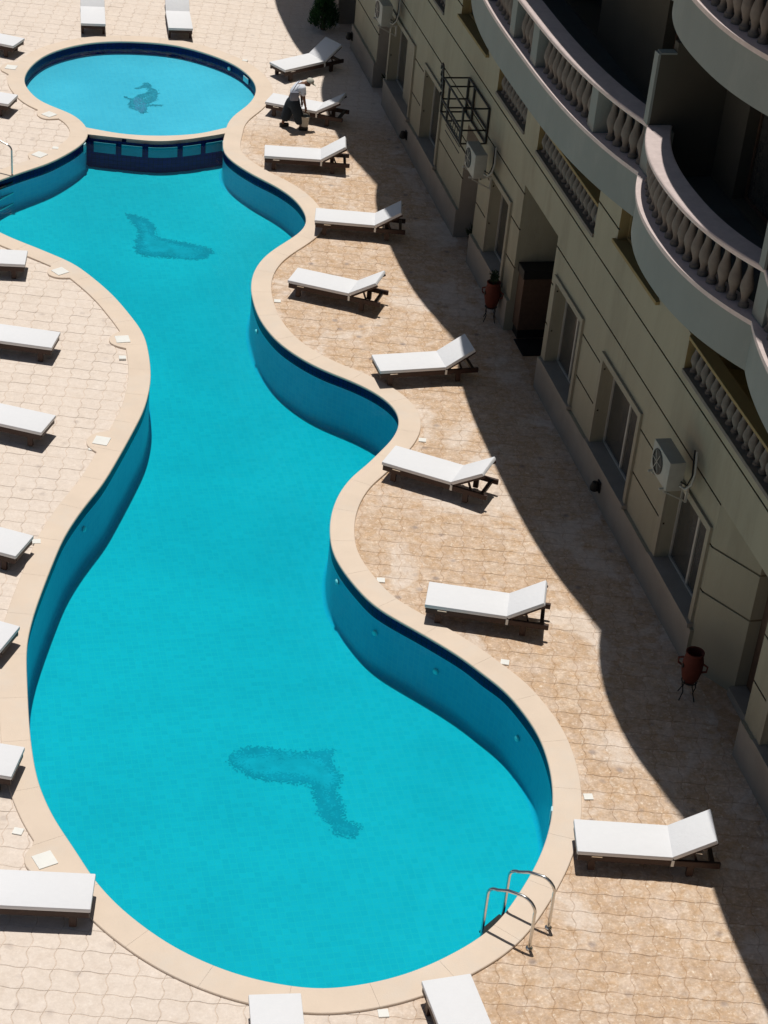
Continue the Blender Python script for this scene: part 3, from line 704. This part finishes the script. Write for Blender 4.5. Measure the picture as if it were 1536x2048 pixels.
bal_prof = [(.062, 0), (.062, .05), (.045, .06), (.036, .10), (.052, .15), (.078, .22), (.074, .29), (.045, .39), (.033, .47), (.042, .50), (.055, .53), (.055, .575)]
mb = MB(); mb.lathe(bal_prof, 10); bal_me = mb.build('baluster', M['baluster']); autosmooth(bal_me, 50); bal_mesh = bal_me.data; bpy.data.objects.remove(bal_me)
PED = {24.10: .17, 19.70: .17, 33.5: .17, 40.7: .17, 47.0: .17, 13.2: .17, 25.62: .14, 28.2: .15, 29.45: .13, 31.2: .13, 36.0: .14, 38.4: .14, 43.0: .14, 16.5: .14, 11: .14, 50.0: .14}
for lvl, zf in enumerate(FL):
    bal = empty('balcony', (.055*lvl, 0, 0), 0, bld)
    mb = MB(); ribbon(mb, [(0, zf-.06), (0, zf), (.42, zf), (.42, zf-.06)], YS); mb.build('curb', M['rail'], bal)
    mb = MB(); ribbon(mb, [(.045, zf-.69), (.045, zf-.062), (99, zf-.062), (99, zf-.69)], YS); mb.build('fascia_slab', M['fascia'], bal)
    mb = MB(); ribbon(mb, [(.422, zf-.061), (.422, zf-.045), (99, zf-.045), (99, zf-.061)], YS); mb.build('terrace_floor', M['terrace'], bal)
    mb = MB(); ribbon(mb, [(.03, zf+.655), (.018, zf+.672), (.018, zf+.715), (.03, zf+.730), (.37, zf+.730), (.385, zf+.715), (.385, zf+.672), (.37, zf+.655)], YS); autosmooth(mb.build('handrail', M['rail'], bal), 30)
    for yp, hw in PED.items():
        mb = MB(); mb.bbox(cx_(yp)+.06, cx_(yp)+.36, yp-hw, yp+hw, zf-.002, zf+.657, .008); mb.build('pedestal', M['fascia'], bal)
    if lvl < 2:
        y = 10.2 if lvl == 0 else 16.0
        ymax = 45 if lvl == 0 else 40
        mbs = []
        while y < ymax:
            if all(abs(y-yp) > hw+.07 for yp, hw in PED.items()):
                o = bpy.data.objects.new('baluster', bal_mesh); sc_ = 1.14
                o.location = (cx_(y)+.2, y, zf-.003); o.scale = (1.12, 1.12, sc_+.002); o.rotation_euler = (0, 0, y*3); link(o, bal)
            y += .215
    # stepped party walls between flats
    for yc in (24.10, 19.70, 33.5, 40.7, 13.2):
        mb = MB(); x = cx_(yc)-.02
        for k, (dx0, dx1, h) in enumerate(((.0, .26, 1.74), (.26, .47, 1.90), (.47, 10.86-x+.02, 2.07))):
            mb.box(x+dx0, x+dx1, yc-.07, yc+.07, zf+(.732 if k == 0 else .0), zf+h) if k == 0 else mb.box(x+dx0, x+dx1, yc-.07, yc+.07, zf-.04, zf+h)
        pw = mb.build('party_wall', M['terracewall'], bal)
        mb = MB(); mb.box(x-.006, x+.03, yc-.075, yc+.075, zf+.734, zf+1.745); mb.box(x+.0305, x+.262, yc-.075, yc+.075, zf+1.742, zf+1.765); mb.build('sky_lit_edge', M['fascia'], pw)  # sky light on front edge and first step, put in as paler colour

# first-floor loggia balustrades
for a, b, k in LOG:
    if k:
        bs = empty('loggia_balustrade', (0, 0, 0), 0, bld)
        mb = MB(); mb.bbox(WX-.03, WX+.26, a+.002, b-.002, 3.862, 3.925, .006); mb.build('base_rail', M['baluster'], bs)
        mb = MB(); mb.bbox(WX-.012, WX+.22, a+.002, b-.002, 4.415, 4.47, .006); mb.build('top_rail', M['ochre'], bs)
        y = a+.14
        while y < b-.08:
            o = bpy.data.objects.new('baluster', bal_mesh); o.location = (WX+.11, y, 3.922); o.scale = (1.05, 1.05, .862); o.rotation_euler = (0, 0, y); link(o, bs); y += .215
    else:
        w = empty('upper_window', (0, 0, 0), 0, bld)
        mb = MB(); mb.box(WX+.2, WX+.21, a+.02, b-.02, 4.36, 6.08); mb.build('pane', M['glass'], w)
        cc = (a+b)/2; mb = frame_grid(WX+.165, WX+.197, [a+.005, a+.055, cc-.025, cc+.025, b-.055, b-.005], [4.35, 4.40, 6.04, 6.09], lambda i, j: i % 2 == 0 or j != 1); mb.build('frame', M['ochre'], w)
        mb = MB(); mb.bbox(WX-.07, WX+.16, a-.06, b+.06, 4.285, 4.345, .006); mb.build('sill', M['ochre'], w)
# ground-floor windows
for n_, (a, b) in enumerate(WINS):
    w = empty('window', (0, 0, 0), 0, bld)
    t = .11; mb = frame_grid(WX-.045, WX-.0015, [a-t, a, b, b+t], [.70, 2.32, 2.32+t], lambda i, j: i != 1 or j == 1)
    mb.build('surround', M['surround'], w)
    mb = MB(); mb.bbox(WX-.10, WX+.2, a-t-.03, b+t+.03, .645, .722, .008); mb.build('sill', M['plinth'], w)
    for (ya, yb) in ((a, (a+b)/2), ((a+b)/2, b)):
        mb = MB(); mb.box(WX+.22, WX+.228, ya+.03, yb-.03, .76, 2.28); pn = mb.build('pane', M['glass'], w)
    cc = (a+b)/2; mb = frame_grid(WX+.195, WX+.24, [a+.002, a+.048, cc-.03, cc+.03, b-.048, b-.002], [.724, .765, 2.27, 2.318], lambda i, j: i % 2 == 0 or j != 1)
    mb.build('frame', M['alum'], w)
    mb = MB(); mb.box(WX+.10, WX+.13, a+.012, a+(b-a)*.5, .73, 2.316) if n_ in (6,) else None
    if n_ in (6,): mb.build('shutter', M['surround'], w)
# entrance passage with door, beam and dark step
e = empty('entrance', (0, 0, 0), 0, bld)
mb = MB(); mb.bbox(WX+1.42, WX+1.47, 30.5, 31.7, 0.02, 2.1, .01); mb.build('door', M['brown'], e)
cb = None
mb = MB(); mb.bbox(WX+.10, WX+1.38, 31.92, 32.28, .20, 1.30, .01); cb = mb.build('cabinet', M['brown'], e)
mb = MB(); mb.bbox(WX+.07, WX+1.40, 31.88, 32.285, 1.302, 1.48, .01); mb.build('cabinet_top', M['black'], cb)
mb = MB(); mb.bbox(WX+.12, WX+1.36, 31.95, 32.26, .012, .198, .004); mb.build('cabinet_base', M['black'], cb)
mb = MB(); mb.bbox(WX+.05, WX+1.35, 31.25, 31.90, .009, .03, .004); mb.build('door_mat', M['black'], e)
# angled entry near the tall pot
e2 = empty('corner_entrance', (0, 0, 0), 0, bld)
def prism(mb, poly, z0, z1, m=0):
    n = len(poly); v = [(x, y, z0) for x, y in poly]+[(x, y, z1) for x, y in poly]
    mb.add(v, [tuple(reversed(range(n))), tuple(n+k for k in range(n))]+[(k, (k+1) % n, n+(k+1) % n, n+k) for k in range(n)], m)
mb = MB(); zz = [0, 1.333, 1.367, 2.133, 2.167, 2.90]
for k in range(5):
    ins_ = .03 if k % 2 else 0
    prism(mb, [(WX+.002+ins_, 21.748), (WX+.45+ins_*.6, 20.98), (WX+.895, 20.98), (WX+.895, 21.748)], zz[k], zz[k+1]-.0005, 1 if k % 2 else 0)
mb.build('angled_wall', [M['cream'], M['groove']], e2)
mb = MB(); mb.bbox(WX+.62, WX+.68, 19.9, 20.95, .16, 2.3, .01); mb.build('door', M['brown'], e2)
mb = MB(); mb.box(WX+.35, WX+.88, 19.66, 20.97, .012, .15); mb.build('threshold', M['plinth'], e2)
mb = MB(); mb.box(WX+.5, WX+.88, 19.655, 20.975, 2.3, 2.895); mb.build('door_header', M['brown'], e2)

# ------------------------------------------------------------------ air conditioners
def make_ac():
    r = empty('air_conditioner')
    mb = MB(); mb.bbox(-.15, .15, -.42, .42, 0, .58, .015); autosmooth(mb.build('casing', M['acwhite'], r), 30)
    mb = MB(); mb.lathe([(.235, 0), (.235, .012), (.2, .018), (.2, .006), (.02, .006)], 24)
    Mx = Matrix.Translation((-.151, .12, .29)) @ Matrix.Rotation(rad(-90), 4, 'Y'); mb.v = [tuple(Mx @ Vector(p)) for p in mb.v]; mb.build('fan_grille', M['black'], r)
    for k in range(3):
        mb = MB(); A = Matrix.Translation((-.171, .12, .29)) @ Matrix.Rotation(rad(60*k), 4, 'X'); mb.box(-.002, .002, -.2, .2, -.006, .006, M=A); mb.build('grille_bar', M['acwhite'], r)
    for s in (-1, 1):
        mb = MB(); mb.box(-.22, .34, s*.3-.018, s*.3+.018, -.035, -.002); mb.box(.30, .34, s*.3-.018, s*.3+.018, -.32, -.036)
        A = Matrix.Translation((.31, s*.3, -.30)) @ Matrix.Rotation(rad(-62), 4, 'Y'); mb.box(-.012, .012, -.014, .014, 0, .5, M=A); mb.build('bracket', M['alum'], r)
    mb = MB(); mb.tube([(.1, -.43, .12), (.16, -.52, .1), (.24, -.58, .22), (.3, -.52, .42), (.33, -.40, .62), (.36, -.3, .72)], .022, 6); autosmooth(mb.build('hose', M['alum'], r))
    mb = MB(); mb.tube([(.1, -.43, .2), (.2, -.5, .16), (.28, -.47, .34), (.33, -.3, .55), (.36, -.2, .7)], .016, 6); autosmooth(mb.build('hose', M['black'], r))
    return r
ac = make_ac()
for k, (x, y, z, lab) in enumerate(((WX-.38, 22.95, 2.58, 'nearest outdoor air conditioner on brackets, above the window by the angled wall'),
        (WX-.38, 34.35, 2.42, 'outdoor air conditioner hanging beside the black iron cage'),
        (WX-.38, 42.9, 2.35, 'farthest outdoor air conditioner, cut by the top edge of the picture'))):
    o = ac if k == 0 else copy_tree(ac); o.scale = (.84, .84, .84); o.location = (x, y, z); o['label'] = lab; o['category'] = 'air conditioner'; o['group'] = 'air conditioners on the facade'

# ------------------------------------------------------------------ black iron cage
cg = empty('iron_cage', (WX, 36.0, 2.3)); tag(cg, 'empty black iron cage frame bracketed to the facade next to an air conditioner', 'iron cage')
def bar(name, pts, r=.022, p=cg): 
    mb = MB(); mb.tube(pts, r, 6); return mb.build(name, M['black'], p)
X0, X1, Y0, Y1, Z0, Z1 = -.55, -.03, -1.0, .62, .42, 1.15
for x in (X0, X1):
    for y in (Y0, .15, Y1): bar('post', [(x, y, Z0), (x, y, Z1)], .026)
for z in (Z0, .7, Z1):
    bar('side_bar', [(X0, Y0, z), (X0, Y1, z)]); bar('side_bar', [(X1, Y0, z), (X1, Y1, z)])
    for y in (Y0, .15, Y1): bar('end_bar', [(X0, y, z), (X1, y, z)], .018)
for k in range(5): bar('lattice_bar', [(X0, Y0+.12+k*.17, Z0), (X0, Y0+.12+k*.17, .7)], .009)
for k in range(4): bar('lattice_bar', [(X0, Y0, .22+k*.13), (X0, .15, .22+k*.13)], .009)
for y in (Y0, Y1): bar('brace', [(X1, y, -.35), (X0, y, Z0)], .016)
for k in range(4):
    a = k*.12
    bar('scroll', [(X0-.02, Y1+.02+.09*math.cos(t*.7)+a*.3, Z1-.25+.14*math.sin(t*.7)+a) for t in range(9)], .02)

# ------------------------------------------------------------------ pots on iron stands
def make_pot(x, y, lab, plant):
    r = empty('water_jar', (x, y, .014)); r.scale = (.64, .64, .84); tag(r, lab, 'clay jar', 'terracotta jars on iron stands')
    mb = MB(); mb.lathe([(.06, .30), (.13, .34), (.20, .45), (.245, .62), (.245, .76), (.215, .88), (.19, .93), (.215, .96), (.215, .99), (.185, .99), (.165, .95), (.18, .86), (.15, .7), (.05, .62)], 20); autosmooth(mb.build('jar', M['terracotta'], r), 50)
    mb = MB(); mb.tube([(-.18, .16, .80), (-.27, .22, .76), (-.26, .22, .66), (-.18, .16, .62)], .022, 6); autosmooth(mb.build('handle', M['terracotta'], r))
    mb = MB(); mb.tube([(.18, -.16, .80), (.27, -.22, .76), (.26, -.22, .66), (.18, -.16, .62)], .022, 6); autosmooth(mb.build('handle', M['terracotta'], r))
    mb = MB(); mb.lathe([(.045, 0), (.045, .03), (.02, .035)], 10); Mx = Matrix.Translation((-.235, -.02, .72)) @ Matrix.Rotation(rad(-90), 4, 'Y'); mb.v = [tuple(Mx @ Vector(p)) for p in mb.v]; mb.build('spout_hole', M['black'], r)
    for k in range(4):
        a = k*math.pi/2+.5; c, s = math.cos(a), math.sin(a)
        mb = MB(); mb.tube([(.17*c, .17*s, .42), (.21*c, .21*s, .30), (.16*c, .16*s, .16), (.25*c, .25*s, .0)], .014, 6); mb.build('stand_leg', M['black'], r)
    mb = MB(); mb.tube([(.18*math.cos(t*math.pi/8), .18*math.sin(t*math.pi/8), .36) for t in range(17)], .013, 6); mb.build('stand_ring', M['black'], r)
    if plant:
        mb = MB(); rg = random.Random(4)
        for k in range(220):
            p = Vector((rg.gauss(0, 1), rg.gauss(0, 1), rg.gauss(0, 1))).normalized()*rg.uniform(.03, .17)+Vector((-.02, .0, 1.13)); u = Vector((rg.gauss(0, 1), rg.gauss(0, 1), rg.gauss(0, 1))).normalized()*.045; w = u.orthogonal().normalized()*.02
            mb.add([p-u, p+w, p+u, p-w], [(0, 1, 2, 3)])
        mb.tube([(0, 0, .9), (-.01, .01, 1.1)], .02, 5); mb.build('plant', M['leafdark'], r)
make_pot(10.66, 20.98, 'red clay jar with open top on a black iron stand, beside the angled wall', False)
make_pot(10.72, 32.70, 'red clay jar with a dark bushy plant on top, left of the deep entrance', True)

# ------------------------------------------------------------------ plinth lamps and small planters
for y, lab in ((26.15, 'small black plinth lamp below the window left of the nearest air conditioner'), (40.98, 'small black plinth lamp level with the lounger in front of the worker'), (47.3, 'small black plinth lamp at the far end right of the conifer')):
    r = empty('wall_lamp', (WX-.06, y, .36)); tag(r, lab, 'wall lamp', 'black lamps on the plinth')
    mb = MB(); mb.bbox(-.03, 0, -.07, .07, -.1, .1, .008); mb.build('back_plate', M['black'], r)
    mb = MB(); mb.lathe([(.02, .10), (.05, .09), (.085, -.02), (.075, -.06), (.03, -.09)], 12, (-.09, 0, 0)); autosmooth(mb.build('lamp_hood', M['black'], r))
for x, y, lab in ((11.2, 44.3, 'dark potted plant in the farther narrow wall recess'), (11.2, 35.85, 'dark potted plant in the narrow recess beneath the iron cage air conditioner')):
    r = empty('potted_plant', (x, y, .014)); tag(r, lab, 'potted plant', 'dark potted plants in wall recesses'); rg = random.Random(int(y))
    mb = MB(); mb.lathe([(.1, 0), (.14, .22), (.15, .24), (.13, .24), (.12, .2)], 12); mb.build('pot', M['brown'], r)
    mb = MB()
    for k in range(160):
        a = rg.uniform(0, 6.28); l = rg.uniform(.12, .28); b_ = Vector((.05*math.cos(a), .05*math.sin(a), .22)); t = b_+Vector((math.cos(a)*l*.7, math.sin(a)*l*.7, l*rg.uniform(.4, 1.2))); w = Vector((-math.sin(a), math.cos(a), 0))*.02
        m_ = (b_+t)/2+Vector((0, 0, .03)); mb.add([b_, m_+w, t, m_-w], [(0, 1, 2, 3)])
    mb.build('leaves', M['leafdark'], r)

# ------------------------------------------------------------------ conifer
tr = empty('conifer', (10.42, 48.75, .014)); tag(tr, 'dark green columnar conifer at the far corner of the deck', 'conifer')
mb = MB(); mb.tube([(0, 0, -.02), (.01, 0, .5), (0, .02, 1.5), (.01, 0, 2.5)], [.07, .06, .045, .02], 8); mb.build('trunk', M['bark'], tr)
mb = MB(); rg = random.Random(2)
for k in range(26000):
    z = rg.random()**.9*3.1; rr = (.345*(1-(z/3.4)**3)+.03)*(.75+.25*math.sin(z*5+rg.random()*2)); a = rg.uniform(0, 6.283); lump = 1+.14*math.sin(3*a+z*4)+.08*math.sin(7*a-z*6)
    q = rr*lump*(rg.random()**.35); p = Vector((q*math.cos(a), q*math.sin(a), .10+z))
    d_ = Vector((math.cos(a)*.5, math.sin(a)*.5, .8+rg.uniform(-.5, .5))).normalized(); w = Vector((rg.gauss(0, 1), rg.gauss(0, 1), rg.gauss(0, 1))).cross(d_).normalized()*rg.uniform(.008, .018); l = rg.uniform(.04, .09)
    mb.add([p-w, p+w, p+d_*l], [(0, 1, 2)])
mb.build('crown', M['leaf'], tr)

# ------------------------------------------------------------------ pool ladders
def make_ladder(name, A, B, A2, B2, zfloor, lab):
    """A, A2 deck feet; B, B2 pool-side points"""
    r = empty(name, (A[0], A[1], 0)); tag(r, lab, 'pool ladder', 'stainless pool ladders'); o0 = Vector((A[0], A[1], 0))
    ends = []
    for P_, Q_ in ((A, B), (A2, B2)):
        p = Vector((P_[0], P_[1], 0)); q = Vector((Q_[0], Q_[1], 0)); pts = []
        pts.append(p+Vector((0, 0, .015))); pts.append(p+Vector((0, 0, .35))); pts.append(p+(q-p)*.01+Vector((0, 0, .60)))
        for t in range(1, 9):
            a = t/8*math.pi/2; pts.append(p+(q-p)*(.30*(1-math.cos(a)))+Vector((0, 0, .60+.20*math.sin(a))))
        pts.append(p+(q-p)*.6+Vector((0, 0, .77))); pts.append(p+(q-p)*.82+Vector((0, 0, .70)))
        for t in range(1, 7):
            a = t/6*math.pi/2; pts.append(p+(q-p)*(.82+.18*math.sin(a))+Vector((0, 0, .70-.12*(1-math.cos(a)))))
        pts.append(q+Vector((0, 0, .2))); pts.append(q+Vector((0, 0, -.1))); pts.append(q+Vector((0, 0, zfloor)))
        mb = MB(); mb.tube([x-o0 for x in pts], .021, 10); autosmooth(mb.build('rail', M['steel'], r), 60); ends.append(q)
        mb = MB(); mb.lathe([(.045, .014), (.045, .026), (.03, .034)], 14, tuple(p-o0)); mb.build('foot_flange', M['steel'], r)
    u = (ends[1]-ends[0])
    nn = Vector((u.y, -u.x, 0)).normalized()
    for z in (-.13, -.38, -.63):
        if z < zfloor+.05: continue
        c = (ends[0]+ends[1])/2-o0; ang = math.atan2(u.y, u.x); mb = MB(); Mx = Matrix.Translation((c.x, c.y, z)) @ Matrix.Rotation(ang, 4, 'Z'); mb.bbox(-u.length/2+.01, u.length/2-.01, -.05, .05, -.02, .012, .008, M=Mx); mb.build('step', M['black'] if z > -.2 else M['steel'], r)
make_ladder('pool_ladder', (6.95, 16.38), (6.47, 16.83), (7.29, 16.69), (6.82, 17.10), -.95, 'stainless steel pool ladder at the near right curve of the pool')
make_ladder('pool_ladder', (1.12, 40.28), (1.92, 39.70), (0.75, 39.80), (1.52, 39.24), -.8, 'pool ladder at the left edge of the pool near the bridge, one rail in view')

# ------------------------------------------------------------------ bending worker
def skin_mesh(name, pts, edges, radii, material, parent, root=0, sub=2):
    me = bpy.data.meshes.new(name); me.from_pydata(pts, edges, []); o = bpy.data.objects.new(name, me); COL.objects.link(o)
    o.modifiers.new('skin', 'SKIN'); sv_ = me.skin_vertices[0].data
    for k, r_ in enumerate(radii): sv_[k].radius = r_ if isinstance(r_, tuple) else (r_, r_); sv_[k].use_root = (k == root)
    s = o.modifiers.new('sub', 'SUBSURF'); s.levels = sub; s.render_levels = sub
    dg = bpy.context.evaluated_depsgraph_get(); m2 = bpy.data.meshes.new_from_object(o.evaluated_get(dg)); m2.name = name
    bpy.data.objects.remove(o); m2.materials.clear(); m2.materials.append(material); m2.polygons.foreach_set('use_smooth', [True]*len(m2.polygons))
    q = bpy.data.objects.new(name, m2); return link(q, parent)
ps = empty('person', (8.44, 42.22, .014)); ps.scale = (.92, .92, .92); tag(ps, 'worker in white shirt, light cap and dark trousers bending over a lounger', 'person')
# local coordinates: +x is where he bends
body_p = [(0, 0, .84), (.07, 0, 1.00), (.19, 0, 1.12), (.27, 0, 1.17), (.37, .0, 1.19), (.43, 0, 1.185),
          (-.02, .09, .80), (-.10, .11, .44), (-.21, .11, .07), (-.12, .12, .03),
          (.02, -.09, .80), (.14, -.11, .45), (.23, -.11, .08), (.33, -.12, .03),
          (.19, .19, 1.10), (.25, .24, .86), (.27, .20, .62), (.20, -.19, 1.10), (.24, -.22, .85), (.30, -.17, .63)]
body_e = [(0, 1), (1, 2), (2, 3), (3, 4), (4, 5), (0, 6), (6, 7), (7, 8), (8, 9), (0, 10), (10, 11), (11, 12), (12, 13), (2, 14), (14, 15), (15, 16), (2, 17), (17, 18), (18, 19)]
body_r = [.12, .12, .125, .055, .09, .07, .085, .06, .04, .035, .085, .06, .04, .035, .052, .038, .028, .052, .038, .028]
skin_mesh('body', body_p, body_e, body_r, M['skin'], ps)
skin_mesh('shirt', [(-.01, 0, .86), (.07, 0, 1.00), (.19, 0, 1.125), (.255, 0, 1.165), (.19, .18, 1.11), (.235, .235, .93), (.20, -.18, 1.11), (.232, -.22, .93)], [(0, 1), (1, 2), (2, 3), (2, 4), (4, 5), (2, 6), (6, 7)],
          [(.165, .15), (.165, .15), (.165, .15), .075, .085, .065, .085, .065], M['shirt'], ps)
skin_mesh('trousers', [(-.01, 0, .88), (0, 0, .78), (-.03, .095, .66), (-.09, .11, .42), (-.17, .11, .14), (.03, -.095, .66), (.13, -.11, .42), (.21, -.11, .14)], [(0, 1), (1, 2), (2, 3), (3, 4), (1, 5), (5, 6), (6, 7)],
          [(.155, .15), (.17, .16), .15, .145, .12, .15, .145, .12], M['trouser'], ps)
mb = MB(); mb.lathe([(.095, 0), (.10, .03), (.085, .08), (.045, .11), (.005, .115)], 16); Mx = Matrix.Translation((.40, 0, 1.215)) @ Matrix.Rotation(rad(28), 4, 'Y'); mb.v = [tuple(Mx @ Vector(p)) for p in mb.v]
mb.bbox(.06, .17, -.07, .07, -.004, .008, .003, M=Mx); autosmooth(mb.build('cap', M['capcloth'], ps))
for sy, bx, by in ((1, -.17, .12), (-1, .28, -.12)):
    mb = MB(); mb.bbox(bx-.11, bx+.13, by-.05, by+.05, 0, .09, .03); autosmooth(mb.build('shoe', M['black'], ps))
for sx, hx, hy in ((1, .275, .20), (-1, .305, -.17)):
    mb = MB()
    mb.bbox(hx-.022, hx+.03, hy-.04, hy+.04, .535, .625, .014)
    for k in range(4): mb.tube([(hx+.005, hy-.03+k*.02, .545), (hx+.012, hy-.031+k*.0205, .515), (hx+.002, hy-.030+k*.02, .485+.006*abs(k-1.5))], [.0095, .009, .007], 6)
    mb.tube([(hx+.0, hy+.036*sx, .60), (hx+.02, hy+.055*sx, .575), (hx+.028, hy+.055*sx, .548)], [.011, .01, .008], 6)
    autosmooth(mb.build('hand', M['skin'], ps), 60)
# face
mb = MB(); mb.bbox(.478, .497, -.012, .012, 1.150, 1.185, .005); mb.build('nose', M['skin'], ps)
for sy in (-1, 1):
    mb = MB(); mb.lathe([(.004, -.008), (.009, 0), (.004, .008)], 8, (.478, sy*.028, 1.195)); mb.build('eye', M['black'], ps)
    mb = MB(); mb.bbox(.375, .40, sy*.088-.008, sy*.088+.008, 1.165, 1.21, .006); mb.build('ear', M['skin'], ps)
bg_ = empty('shoulder_bag', (8.43, 42.02, .86)); bg_.scale = (.8, .8, .75); tag(bg_, 'round grey bag slung at the back of the bending worker', 'bag')
mb = MB(); mb.bbox(-.13, .13, -.055, .045, -.12, .17, .05); autosmooth(mb.build('pouch', M['bag'], bg_))
mb = MB(); mb.tube([(-.09, .0, .14), (.04, .06, .34), (.16, .16, .46)], .012, 6); mb.build('strap', M['bag'], bg_)
bk = empty('bucket', (8.722, 42.08, .13)); bk.scale = (.85, .85, .85); tag(bk, 'pale grey bucket hanging from the bending worker\'s hand', 'bucket')
mb = MB(); mb.lathe([(.10, 0), (.13, .28), (.14, .29), (.125, .29), (.10, .04)], 18); autosmooth(mb.build('pail', M['bucket'], bk), 40)
mb = MB(); mb.tube([(-.135, 0, .27), (-.10, 0, .37), (0, 0, .42), (.10, 0, .37), (.135, 0, .27)], .007, 6); mb.build('handle', M['steel'], bk)
